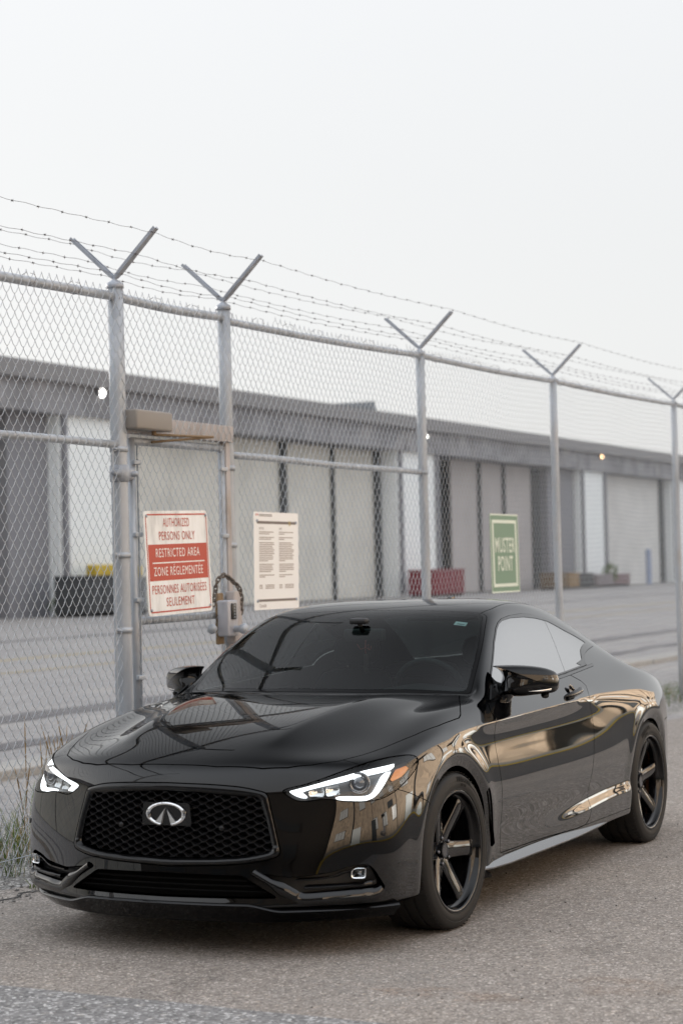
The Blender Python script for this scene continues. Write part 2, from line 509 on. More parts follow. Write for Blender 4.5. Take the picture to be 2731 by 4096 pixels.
# loose stones scattered on the lot and verge
def stones(name, n, xr, yr, sz, zf, m):
    base = np.array([(1, 0, 0), (-1, 0, 0), (0, 1, 0), (0, -1, 0), (0, 0, .7), (0, 0, -.7)], float)
    tri = [(0, 2, 4), (2, 1, 4), (1, 3, 4), (3, 0, 4), (2, 0, 5), (1, 2, 5), (3, 1, 5), (0, 3, 5)]
    P = np.stack([rng.uniform(*xr, n), rng.uniform(*yr, n)], 1); V = []; F = []
    for i, (x, y) in enumerate(P):
        s = sz * rng.uniform(.4, 1.0) ** 2 * 2; a = rng.uniform(0, 6.28)
        R = np.array([[math.cos(a), -math.sin(a), 0], [math.sin(a), math.cos(a), 0], [0, 0, 1]])
        b = (base * rng.uniform(.6, 1.2, (6, 3)) * s) @ R.T + np.array([x, y, zf(x, y) + s * .25])
        V.append(b); F += [tuple(q + 6 * i for q in f) for f in tri]
    o = MB().add(np.concatenate(V), F).build(name, m, fix=False); o["kind"] = "stuff"
    return o
M_STONE = asphalt("stone", (.095, .090, .087), (.213, .205, .194), (.394, .378, .362), .6, .3)
tag(stones("loose_gravel", 5200, (-9, 2), (-2.9, -1.35), .0075, lambda x, y: verge_z(x, y) if y < -1.6 else .004, M_STONE), "loose grey gravel scattered along the foot of the fence", "gravel")
tag(stones("lot_grit", 900, (-6, 4.5), (-1.3, 6), .0042, lambda x, y: .006, M_STONE), "tiny scattered grit on the asphalt around the car", "grit")
# rusty stain, oil spots and dark grit patches, as thin irregular films on the asphalt
def stain(name, x, y, rx, ry, m, seed, z=.0075):
    V = [(x, y, z)]; n = 40
    for i in range(n):
        a = 2 * PI * i / n; q = 1 + .45 * noise.noise((math.cos(a) * 1.7 + seed, math.sin(a) * 1.7, seed * 3.1)) + .2 * noise.noise((math.cos(a) * 6, math.sin(a) * 6, seed))
        V.append((x + rx * q * math.cos(a), y + ry * q * math.sin(a), z))
    o = MB().add(V, [(0, 1 + i, 1 + (i + 1) % n) for i in range(n)]).build(name, m, fix=False); o["kind"] = "structure"; return o
def film(name, col, alpha, scale=14):
    m, t, b = new_mat(name)
    b.inputs['Base Color'].default_value = (*col, 1); b.inputs['Roughness'].default_value = .85; b.inputs['Specular IOR Level'].default_value = .15
    n = noise_tex(t, scale, 6, .7); r = ramp(t, n.outputs[0], [(.42, (0, 0, 0)), (.70, (alpha, alpha, alpha))]); t.links.new(r.outputs[0], b.inputs['Alpha'])
    return m
M_RUSTF = film("rust_film", (.30, .17, .09), .22, 9); M_OILF = film("oil_film", (.05, .05, .05), .22, 11); M_DUSTF = film("dust_film", (.45, .43, .40), .25, 5)
stain("rust_stain", 1.28, 1.39, .10, .30, M_RUSTF, 1.3); stain("rust_stain", .95, 1.95, .16, .22, M_RUSTF, 4.7)
for i, (x, y, a, b_) in enumerate([(.75, 2.35, .28, .18), (1.45, .35, .35, .12), (-.4, 2.1, .5, .16), (-2.4, 1.75, .9, .2), (-5.0, 1.3, 1.2, .3), (1.2, -.75, .3, .2), (.2, 1.6, .22, .10), (-8, .6, 1.4, .3)]): stain("oil_spot", x, y, a, b_, M_OILF, i * 1.9 + .3)
for i, (x, y, a, b_) in enumerate([(1.1, 1.0, .5, .4), (-1.2, 2.2, 1.1, .35), (.4, -1.1, .6, .2), (-4, 2.0, 1.5, .4)]): stain("dust_patch", x, y, a, b_, M_DUSTF, i * 2.7 + 8, .0082)
# ------------------------------------------------------------------ weeds along the fence
def grass_mat(name, a, b_):
    m, t, b = new_mat(name)
    n = noise_tex(t, 6, 3); r = ramp(t, n.outputs[0], [(.3, a), (.7, b_)])
    t.links.new(r.outputs[0], b.inputs['Base Color']); b.inputs['Roughness'].default_value = .8; b.inputs['Specular IOR Level'].default_value = .1
    return m
M_GREEN = grass_mat("grass_green", (.05, .095, .018), (.12, .175, .03))
M_STRAW = grass_mat("grass_straw", (.22, .13, .05), (.34, .23, .09))
def blades(n, r, h, lean, w=.005):
    V, F = [], []
    for i in range(n):
        a, q = rng.uniform(0, 6.28), rng.uniform(0, 1) ** .6 * r
        p = np.array([q * math.cos(a), q * math.sin(a), -.01]); d = rng.uniform(0, 6.28)
        hh = h * rng.uniform(.35, 1); ln = lean * rng.uniform(.2, 1) * hh; ww = w * rng.uniform(.6, 1.3)
        side = np.array([-math.sin(d), math.cos(d), 0]); out = np.array([math.cos(d), math.sin(d), 0])
        k = len(V)
        for tt, wf in ((0, 1), (.4, .9), (.75, .6), (1, .08)):
            c = p + np.array([0, 0, hh * tt * (1 - .15 * tt)]) + out * ln * tt ** 2
            V += [c - side * ww * wf / 2, c + side * ww * wf / 2]
        for s in range(3): F.append((k + s * 2, k + s * 2 + 1, k + s * 2 + 3, k + s * 2 + 2))
    return MB().add(np.array(V), F)
def stems(n, r, h):
    mb = MB()
    for i in range(n):
        a, q = rng.uniform(0, 6.28), rng.uniform(0, r); hh = h * rng.uniform(.7, 1); d = rng.uniform(0, 6.28); ln = .16 * hh
        P = [(q * math.cos(a) + ln * t * t * math.cos(d), q * math.sin(a) + ln * t * t * math.sin(d), hh * t) for t in np.linspace(0, 1, 7)]
        mb.tube(P, [.0016] * 4 + [.0035, .0042, .001], 5)
    return mb
def weed(x, y, n, h, label, r=.12, straw=.35, tall=0):
    w = empty("weed_clump", (x, y, verge_z(x, y) if -3.3 < y < -1.6 else 0))
    blades(int(n * (1 - straw)), r, h, .8).build("green_blades", M_GREEN, w).__setitem__("kind", "stuff")
    if straw: blades(int(n * straw), r, h * .8, 1.2, .004).build("dry_blades", M_STRAW, w).__setitem__("kind", "stuff")
    if tall: stems(tall, r * .7, h * 1.75).build("seed_stalks", M_STRAW, w).__setitem__("kind", "stuff")
    tag(w, label, "weeds", "weeds along the fence line")
weed(-1.75, -2.35, 130, .46, "tall weed clump with dry seed stalks behind the mesh, left of the car nose", .26, .4, 7)
weed(-1.15, -2.15, 110, .34, "green weed tuft at the foot of the fence beside the car bumper", .22, .35, 2)
weed(-.95, -2.45, 90, .42, "weed clump at the far left edge of the view behind the mesh", .22, .45, 4)
weed(-2.55, -2.75, 80, .40, "sparse brown grass stalks behind the large gate post", .28, .55, 6)
weed(-.42, -1.50, 34, .10, "small green tuft growing from the pavement crack by the bumper corner", .06, .3)
weed(-.70, -1.86, 26, .15, "short green blades at the foot of the mesh at the left picture edge", .06, .2)
for i, (x, y, n, h) in enumerate([(-1.35, -2.75, 70, .30), (-.55, -2.2, 60, .26), (-2.1, -2.15, 60, .22), (-.2, -2.0, 50, .2)]):
    weed(x, y, n, h, ["thin grass patch further behind the mesh left of the car", "grass tuft behind the mesh at the left picture edge", "low grass tuft close to the foot of the large gate post", "small grass tuft just out of the left picture edge by the mesh"][i], .2, .45, 1)
for i, (x, y) in enumerate([(-13.2, -2.45), (-14.1, -2.2), (-14.9, -2.5), (-12.2, -2.7), (-15.8, -2.3)]):
    weed(x, y, 150, .24, ["low green grass left of the right-hand fence post", "low grass right at the foot of the right-hand fence post", "low grass beyond the right-hand fence post", "thin grass at the fence foot behind the car tail", "far low grass past the last fence post"][i], .5, .2)

# ------------------------------------------------------------------ hangar across the apron
M_FASCIA = asphalt("fascia_grey", (.273, .273, .289), (.299, .299, .315), (.325, .325, .341), .3, .02, bump=0)
M_CORNICE = mat("cornice_grey", (.235, .23, .235), .7)
M_WHITEWALL = mat("white_wall", (.862, .891, .891), .8)
M_GREYWALL = mat("grey_wall", (.230, .232, .253), .8)
M_DARK = mat("dark_opening", (.06, .066, .07), .9)  # stands for shade in hangar openings and gaps; plain dark parts share it
M_SHUTTER = mat("shutter_pale", (.42, .42, .40), .7)
def corrugated(name, c, vert=True, pitch=.28):
    m, t, b = new_mat(name)
    co = t.nodes.new("ShaderNodeTexCoord").outputs['Object']; sp = t.nodes.new("ShaderNodeSeparateXYZ"); t.links.new(co, sp.inputs[0])
    ml = t.nodes.new("ShaderNodeMath"); ml.operation = 'MULTIPLY'; ml.inputs[1].default_value = 2 * PI / pitch; t.links.new(sp.outputs[0 if vert else 2], ml.inputs[0])
    sn = t.nodes.new("ShaderNodeMath"); sn.operation = 'SINE'; t.links.new(ml.outputs[0], sn.inputs[0])
    bp = t.nodes.new("ShaderNodeBump"); bp.inputs['Strength'].default_value = .8; bp.inputs['Distance'].default_value = .03; t.links.new(sn.outputs[0], bp.inputs['Height'])
    t.links.new(bp.outputs[0], b.inputs['Normal'])
    n = noise_tex(t, .5, 4, vec=co); r = ramp(t, n.outputs[0], [(.3, tuple(q * .9 for q in c)), (.7, tuple(q * 1.06 for q in c))]); t.links.new(r.outputs[0], b.inputs['Base Color'])
    b.inputs['Roughness'].default_value = .65
    return m
M_LEAF = corrugated("door_leaf_beige", (.682, .671, .620))
M_LEAF2 = corrugated("door_leaf_taupe", (.462, .431, .426))
M_SHUT2 = corrugated("roller_shutter", (.713, .702, .681), False, .25)
hg = empty("hangar", (-90, -39, 0))
tag(hg, "long low grey hangar with pale sliding doors across the apron", "hangar")
def hpart(name, m, lo, hi, bev=0):
    o = MB().box(np.array(lo) - (-90, -39, 0), np.array(hi) - (-90, -39, 0), bev).build(name, m, hg); return o
YB = -39.0
hpart("rear_mass", M_GREYWALL, (-190, YB - 40, 0), (70, YB - 2.0, 9.3))
hpart("fascia", M_FASCIA, (-190, YB - 2.2, 7.75), (70, YB + .25, 8.95))
hpart("cornice", M_CORNICE, (-190, YB - 2.4, 8.953), (70, YB + .55, 9.62))
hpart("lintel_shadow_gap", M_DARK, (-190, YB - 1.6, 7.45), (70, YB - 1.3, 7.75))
def leaf(x0, x1, m, y=YB - 1.1): return hpart("door_leaf", m, (x1, y - .12, .05), (x0, y, 7.72))
def pier(x0, x1, m=M_WHITEWALL): return hpart("pier", m, (x1, YB - 1.6, 0), (x0, YB, 7.75))
for q in range(11): leaf(64 - 8.5 * q, 64 - 8.5 * q - 8.2, M_LEAF)
leaf(-30, -36, M_LEAF); leaf(-36.2, -42, M_LEAF); leaf(-42.2, -48.5, M_LEAF); leaf(-48.7, -55.2, M_LEAF)
hpart("recess_wall", M_GREYWALL, (-58.25, YB - 1.5, 0), (-55.5, YB - .5, 7.75))  # grey colour also carries the shade of this recess
pier(-58.25, -63.3)
for a, b_ in ((-63.5, -68.6), (-68.65, -73.8), (-73.85, -79.0), (-79.6, -84.7), (-84.95, -89.9)): leaf(a, b_, M_LEAF)
hpart("door_gap_strip", M_DARK, (-79.6, YB - 1.15, 0), (-79.0, YB - .95, 7.7)); hpart("door_gap_strip", M_DARK, (-84.95, YB - 1.15, 0), (-84.7, YB - .95, 7.7)); hpart("door_gap_strip", M_DARK, (-90.5, YB - 1.3, 0), (-89.9, YB - .9, 7.7))  # dark strips painted in place of the shaded gaps between leaves
pier(-90.5, -96.2)
hpart("dark_doorway", M_DARK, (-100.8, YB - 1.9, 0), (-96.2, YB - 1.7, 7.75))
for a, b_ in ((-100.8, -104.9), (-105.15, -109.0), (-109.25, -114.1)): leaf(a, b_, M_LEAF2)
for x in (-105.15, -109.25, -115.3): hpart("door_gap_strip", M_DARK, (x, YB - 1.15, 0), (x + .3 + (.8 if x < -115 else 0), YB - .95, 7.7))
hpart("recess_wall", M_GREYWALL, (-120.4, YB - 1.4, 0), (-115.3, YB - .4, 7.75))
pier(-120.5, -126.0)
hpart("roller_door", M_SHUT2, (-140.9, YB - .9, 0), (-126.0, YB - .7, 7.72))
hpart("door_gap_strip", M_DARK, (-142.0, YB - 1.2, 0), (-140.9, YB - .6, 7.72))
pier(-142.0, -147)
for a, b_ in ((-147, -154), (-154.2, -161), (-161.2, -168)): leaf(a, b_, M_LEAF)
hpart("recess_wall", M_GREYWALL, (-190, YB - 1.4, 0), (-168, YB - .4, 7.75))
for x in (-58.5, -63.0, -90.8, -95.8, -120.8, -125.6, -142.4): hpart("downpipe", M_GREYWALL, (x - .12, YB + .002, .2), (x + .12, YB + .2, 7.75))
for x in np.arange(-176, 60, 9.4): hpart("fascia_joint", M_CORNICE, (x, YB + .252, 7.80), (x + .10, YB + .29, 8.94))
# raised roof monitor
mb = MB(); mb.prism([(-94.5 + 90, 9.5), (-80 + 90, 9.5), (-83 + 90, 9.75), (-94.2 + 90, 10.75)], 'y', -7.0, -2.8)
mb.build("roof_monitor", mat("monitor_grey", (.17, .19, .21), .6), hg)
def wall_lamp(x, z, col, estr, label, r=.16):
    L = empty("wall_lamp", (x, YB + .25, z)); tag(L, label, "lamp", "lit lamps on the hangar fascia")
    MB().box((-.22, 0, -.14), (.22, .16, .20), .04).build("lamp_body", M_CORNICE, L)
    MB().lathe([(.0005, .10), (r * .6, .08), (r, .02), (r, -.02)], 16, Matrix.Translation((0, .16, -.02)) @ Matrix.Rotation(-PI / 2, 4, 'X')).build("lamp_lens", mat("lamp_glow", col, .4, emit=col, estr=estr), L)
wall_lamp(-60.83, 8.75, (1, .98, .93), 4, "bright white lamp on the hangar fascia at the left, near the big gate post", .17)
wall_lamp(-93.7, 9.0 - .35, (1, .98, .9), 3, "small white lamp on the hangar fascia behind the middle fence post", .09)
wall_lamp(-124.1, 8.75, (1, .62, .32), 3, "orange lamp on the hangar fascia at the right", .12)
# things standing at the foot of the hangar
M_YEL = mat("yellow_paint", (.50, .36, .035), .6); M_CRATE = mat("dark_crate", (.06, .065, .07), .8); M_REDP = mat("red_paint", (.20, .03, .042), .6)
M_BROWN = mat("brown_crate", (.16, .115, .07), .8)
def crate(name, x0, x1, y, h, d, m, label, cat, legs=False, lid=None):
    c = empty(name, ((x0 + x1) / 2, y, 0)); w = abs(x1 - x0)
    z0 = .12 if legs else .02
    MB().box((-w / 2, -d / 2, z0), (w / 2, d / 2, h), .03).build("body", m, c)
    n = max(2, int(w / .7))
    for i in range(n):
        x = -w / 2 + (i + .5) * w / n
        MB().box((x - .05, d / 2, z0 + .05), (x + .05, d / 2 + .05, h - .05)).build("rib", m, c)
    MB().box((-w / 2 - .04, -d / 2 - .04, h), (w / 2 + .04, d / 2 + .04, h + .09), .02).build("lid", lid or m, c)
    if legs:
        for sx in (-1, 1): MB().box((sx * w * .4 - .08, -d / 2, 0), (sx * w * .4 + .08, d / 2, .12)).build("skid", M_DARK, c)
    tag(c, label, cat); return c
crate("storage_crate", -56.4, -58.8, -37.4, 1.45, 1.4, M_CRATE, "dark slatted crate standing at the foot of the white hangar pier", "crate", True)
crate("equipment_box", -59.2, -60.6, -37.2, 1.35, 1.2, mat("grey_box", (.22, .23, .24), .7), "grey equipment box between dark crate and yellow frame", "box", True)
yf = empty("yellow_barrier", (-60.2, -38.0, 0)); tag(yf, "yellow steel barrier standing behind the crates at the left", "barrier")
for x in (-1.9, 1.15): MB().box((x - .2, -.2, 0), (x + .2, .2, 1.9), .04).build("barrier_post", M_YEL, yf)
MB().box((-2.1, -.24, 1.35), (1.35, -.201, 1.95), .02).build("barrier_board", M_YEL, yf)
MB().box((-2.1, .201, .35), (1.35, .24, .6), .02).build("barrier_board", M_YEL, yf)
rt = crate("red_cart", -89.3, -93.4, -37.2, 1.35, 1.5, M_REDP, "red service cart parked at the hangar behind the middle fence post", "cart", True)
crate("wooden_crate", -109.8, -111.8, -37.6, .95, 1.0, M_BROWN, "brown wooden crate at the hangar left of the right-hand fence post", "crate", True)
crate("wooden_crate", -112.6, -114.4, -37.6, .9, 1.0, mat("orange_crate", (.30, .20, .10), .8), "orange-brown crate at the hangar just right of the fence post", "crate", True)
crate("dark_bin", -114.9, -117.6, -37.7, .85, .9, M_CRATE, "dark bin beside the orange-brown crate at the hangar", "bin", True)
crate("pallet_load", -118.0, -121.4, -37.6, .75, 1.1, mat("mauve_load", (.25, .22, .23), .8), "low greyish pallet load in front of the white pier", "pallet", True)
crate("pallet_load", -121.7, -124.8, -37.6, .75, 1.1, mat("red_load", (.24, .17, .18), .8), "low reddish pallet load left of the roller shutter", "pallet", True)
bl = empty("bollard", (-131.0, -37.6, 0)); tag(bl, "slim blue-grey bollard in front of the roller shutter", "bollard")
MB().lathe([(.0005, 2.5), (.12, 2.47), (.2, 2.4), (.2, .05), (.28, .04), (.28, 0)], 16).build("bollard_tube", mat("bollard_blue", (.22, .26, .36), .5), bl)
def shrub(x, y, h, w, n, label):
    s = empty("shrub", (x, y, 0)); tag(s, label, "shrub")
    V, F = [], []
    for i in range(n):
        p = rng.normal(0, 1, 3); p /= np.linalg.norm(p); p *= rng.uniform(.3, 1) ** .5
        c = np.array([p[0] * w, p[1] * w, h * .55 + p[2] * h * .45]); a = rng.normal(0, 1, 3); a /= np.linalg.norm(a); b_ = np.cross(a, rng.normal(0, 1, 3)); b_ /= np.linalg.norm(b_)
        k = len(V); V += [c, c + a * .10 + b_ * .03, c + a * .2, c + a * .10 - b_ * .03]; F.append((k, k + 1, k + 2, k + 3))
    MB().add(np.array(V), F).build("foliage", M_GREEN, s).__setitem__("kind", "stuff")
    mb = MB()
    for i in range(4): mb.tube([(0, 0, 0), (rng.uniform(-.3, .3) * w, rng.uniform(-.3, .3) * w, h * .6)], [.04, .01], 6)
    mb.build("stem", M_BROWN, s)["kind"] = "stuff"
shrub(-121.3, -37.3, 1.6, .55, 420, "small dark shrub against the white pier at the right")
shrub(-57.0, -38.2, .7, .45, 160, "little green shrub beside the dark crate at the hangar")

# ------------------------------------------------------------------ peach building behind the photographer (seen in the paintwork)
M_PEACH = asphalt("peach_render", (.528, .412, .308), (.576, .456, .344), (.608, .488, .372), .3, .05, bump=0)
M_PANE = mat("sky_pale_pane", (.72, .73, .73), .3, spec=.6)  # pale pane colour stands for sky mirrored in the glass
M_FRAMEW = mat("window_frame", (.20, .18, .16), .6)
M_KERBY = mat("yellow_kerb", (.55, .38, .06), .7)
pb = empty("peach_building", (-20, 14, 0)); tag(pb, "long peach rendered building facing the car, mirrored in its paintwork", "building")
def pp(name, m, lo, hi, bev=0): return MB().box(np.array(lo) - (-20, 14, 0), np.array(hi) - (-20, 14, 0), bev).build(name, m, pb)
YP = 14.0
pp("wall", M_PEACH, (-85, YP, 0), (23.5, YP + 12, 8.6))
pp("parapet", M_PEACH, (-85.2, YP - .2, 8.6), (23.7, YP + 12, 9.0))
pp("plinth", mat("plinth_grey", (.30, .28, .26), .8), (-85.05, YP - .06, 0), (23.55, YP + 1, .35))
for x in np.arange(-80, 20, 6.2):
    for z in (1.3, 4.9):
        if int(x) % 4 == 1 and z < 2: continue
        w = pp("window_frame", M_FRAMEW, (x, YP - .08, z), (x + 2.6, YP + .05, z + 1.5))
        for q in range(3):
            o = MB().box(np.array((x + .08 + q * .84, YP - .10, z + .08)) - (-20, 14, 0), np.array((x + .08 + q * .84 + .76, YP - .082, z + 1.42)) - (-20, 14, 0)).build("pane", M_PANE, w)
for x, w_, h_, m_ in ((-74, 3, 2.6, M_DARK), (-66, 1.6, 2.4, M_CRATE), (-60, 6.5, .8, M_WHITEWALL), (-47.5, 2.2, 2.7, M_WHITEWALL), (-34.5, 2.4, 3.0, M_WHITEWALL), (-27, 5.5, .9, M_WHITEWALL), (-23.5, 1.5, 2.4, M_DARK), (-13, 2.6, 2.8, M_WHITEWALL), (-4, 3.4, .8, M_CRATE), (8, 2.5, 2.6, M_DARK), (15, 2.2, 2.4, M_WHITEWALL)):
    pp("loading_door" if h_ > 2 else "louvre_panel", m_, (x, YP - .12, 0 if h_ > 2 else 2.9), (x + w_, YP - .065, h_ if h_ > 2 else 2.9 + h_))
for x in np.arange(-83, 22, 7.7): pp("downpipe", M_CRATE, (x, YP - .22, .35), (x + .16, YP - .06, 8.6))
for x in np.arange(-78, 18, 12.4): pp("awning", mat("awning_dark", (.05, .05, .055), .7) if "awning_dark" not in bpy.data.materials else bpy.data.materials["awning_dark"], (x, YP - 1.0, 6.5), (x + 3.6, YP - .09, 6.75))
for x in (-52, -31, -18.5, 2.5): 
    pp("door", M_GREYWALL, (x, YP - .05, 0), (x + 1.3, YP + .02, 2.3)); pp("door_canopy", M_CRATE, (x - .3, YP - .9, 2.5), (x + 1.6, YP, 2.62))
pp("loading_bay", M_DARK, (-41, YP - .04, 0), (-38.5, YP + .02, 2.9)); pp("bay_canopy", M_CORNICE, (-42.6, YP - 1.4, 3.5), (-36.9, YP, 3.75))
pp("rooftop_unit", M_CORNICE, (-44, YP + 2, 9.0), (-41, YP + 5, 10.2)); pp("rooftop_unit", M_CORNICE, (-8, YP + 2, 9.0), (-6.5, YP + 4, 9.9))
tag(MB().box((-85, YP - 1.35, 0), (23.5, YP - 1.2, .13), .02).build("yellow_kerb", M_KERBY), kind="structure")
tag(sheet("lawn", np.linspace(-85, 23.5, 60), [YP - 1.2, YP - .06], .10, M_GREEN), kind="structure")

# added unseen wing, kept dark so the car's front mirrors black
wp = lambda name, m, lo, hi: pp(name, m, lo, hi)
M_WING = mat("added_wing_dark", (.075, .066, .058), .8)
wp("added_wing_wall", M_WING, (24, -16, 0), (38, YP + 12, 8.6)); wp("added_wing_parapet", M_WING, (23.8, -16.2, 8.6), (38, YP + 12, 9.0))
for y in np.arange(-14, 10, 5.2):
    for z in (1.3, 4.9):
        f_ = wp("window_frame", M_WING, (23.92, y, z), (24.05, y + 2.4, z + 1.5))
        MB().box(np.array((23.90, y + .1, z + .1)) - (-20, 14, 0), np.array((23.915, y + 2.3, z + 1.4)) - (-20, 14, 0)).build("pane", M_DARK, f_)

# ------------------------------------------------------------------ chain-link fence
def galv(name, c, rust=.15, rough=.45, metal=.55):
    m, t, b = new_mat(name)
    co = t.nodes.new("ShaderNodeTexCoord").outputs['Object']
    n1 = noise_tex(t, 9, 6, .65, vec=co, stretch=(1, 1, .25)); n2 = noise_tex(t, 2.2, 4, .6, vec=co)
    r1 = ramp(t, n1.outputs[0], [(.3, tuple(q * .72 for q in c)), (.5, c), (.75, tuple(min(1, q * 1.18) for q in c))])
    r2 = ramp(t, n2.outputs[0], [(.56, (0, 0, 0)), (.74, (rust * 3, rust * 3, rust * 3))])
    col = mixc(t, r2.outputs[0], r1.outputs[0], (.33, .25, .18))
    t.links.new(col, b.inputs['Base Color']); b.inputs['Roughness'].default_value = rough; b.inputs['Metallic'].default_value = metal
    return m
M_GALV = galv("galvanised_pipe", (.42, .45, .49), .10, .5, .35)
M_GALV2 = galv("galvanised_arm", (.38, .41, .46), .04, .5, .25)
M_WIRE = mat("galvanised_wire", (.47, .50, .535), .5, metal=.3)
M_BARB = mat("barb_wire", (.17, .16, .165), .6, metal=.3)
M_BEIGE = galv("beige_steel", (.44, .40, .385), .2, .6, 0)
M_RUST = galv("rusty_plate", (.24, .17, .10), .6, .8, .2)
M_CLOSER = mat("closer_tan", (.27, .245, .22), .55)
M_LOCK = galv("lock_box_grey", (.42, .42, .45), .1, .5, .3)

def fy(x): return -1.9 + .022 * (x + .7)
def ftop(x): return 3.135 - .0145 * (x + .7)
TILT = .011            # all posts lean a touch, as in the photograph
fence = empty("chain_link_fence", (-6.6, fy(-6.6), 0))
tag(fence, "tall chain-link security fence with galvanised posts and barbed wire on V-shaped arms", "fence")
FO_ = np.array([-6.6, fy(-6.6), 0.0])
def fb(mb, name, m, parent=None, **k):
    mb.V = [v - FO_ for v in mb.V]
    return mb.build(name, m, parent or fence, **k)
POSTS = [(2.4, .045), (-1.93, .047), (-3.29, .043), (-6.65, .037), (-10.0, .037), (-14.38, .037), (-18.7, .037)]
def post_x(x, z): return x + TILT * (3.2 - z) * -.9 + .0
for x, r in POSTS:
    zt = ftop(x) + (.07 if r > .04 else .02)
    P = [(post_x(x, z), fy(x), z) for z in (-.05, .6, 1.3, 2.0, 2.6, zt)]
    mb = MB().tube(P, r, 20)
    po = fb(mb, "post", M_GALV)
    # cap with the arm socket
    cx, cy = post_x(x, zt), fy(x)
    fb(MB().lathe([(.0005, .055), (.012, .05), (.015, .028), (r * .8, .012), (r + .004, .004), (r + .006, -.022), (r + .001, -.024)], 20, Matrix.Translation((cx, cy, zt))), "post_cap", M_GALV2)
    # V arms: folded strips, one over the street, one over the apron
    for sg, dy, dz in ((1, .285, .300), (-1, .290, .285)):
        a = np.array([cx, cy + sg * .012, zt + .035]); b = np.array([cx, cy + sg * dy, zt + dz])
        d = (b - a) / np.linalg.norm(b - a); s = np.array([1.0, 0, 0]); n = np.cross(d, s)
        V = []
        for p, wf in ((a, .7), (a + d * .06, 1), (b, .85)):
            for u, v in ((-.024, .003), (.024, .003), (.024, -.016), (.019, -.016), (.019, -.002), (-.019, -.002), (-.019, -.016), (-.024, -.016)):
                V.append(p + s * u * wf + n * v * sg)
        F = [(i * 8 + q, i * 8 + (q + 1) % 8, (i + 1) * 8 + (q + 1) % 8, (i + 1) * 8 + q) for i in range(2) for q in range(8)] + [tuple(range(8)), tuple(16 + q for q in range(7, -1, -1))]
        fb(MB().add(V, F), "barbed_wire_arm", M_GALV2)
# rails between posts
for (x0, r0), (x1, r1) in zip(POSTS[:-1], POSTS[1:]):
    z0, z1 = ftop(x0), ftop(x1)
    dz = -.02 if x0 == -3.29 else 0
    P = [(x0 + (x1 - x0) * t, fy(x0 + (x1 - x0) * t), z0 + (z1 - z0) * t + dz * (1 - t) - .012 * math.sin(PI * t)) for t in np.linspace(0, 1, 12)]
    fb(MB().tube(P, .0265 if x0 > -3 else .0235, 14), "top_rail", M_GALV)
for x0, x1 in ((2.4, -1.93), (-3.34, -6.65)):
    P = [(x0 + (x1 - x0) * t, fy(x0 + (x1 - x0) * t), 2.295 + (.004 * math.sin(9 * t))) for t in np.linspace(0, 1, 10)]
    fb(MB().tube(P, .0225, 14), "middle_rail", M_GALV)
# end sleeves and clamps
for x, zs, r in ((-1.93, (2.27, 1.66, 1.23, .72), .049), (-3.29, (2.21, 1.72), .045), (-6.65, (2.295,), .040)):
    for z in zs:
        mb = MB().lathe([(r, -.016), (r + .004, -.016), (r + .004, .016), (r, .016)], 20, Matrix.Translation((post_x(x, z), fy(x), z)))
        mb.box((post_x(x, z) + r - .005, fy(x) - .006, z - .015), (post_x(x, z) + r + .045, fy(x) + .012, z + .015), .003)
        mb.lathe([(.0005, .022), (.008, .02), (.009, .0), (.009, -.02)], 8, Matrix.Translation((post_x(x, z) + r + .026, fy(x) + .012, z)) @ Matrix.Rotation(-PI / 2, 4, 'X'))
        fb(mb, "tension_band", M_GALV)
# tension bars beside the gate posts
for x, z0, z1 in ((-1.855, .06, 2.28), (-3.375, .06, 2.28)):
    fb(MB().box((x - .004, fy(x) - .004, z0), (x + .004, fy(x) + .010, z1)), "tension_bar", M_GALV)

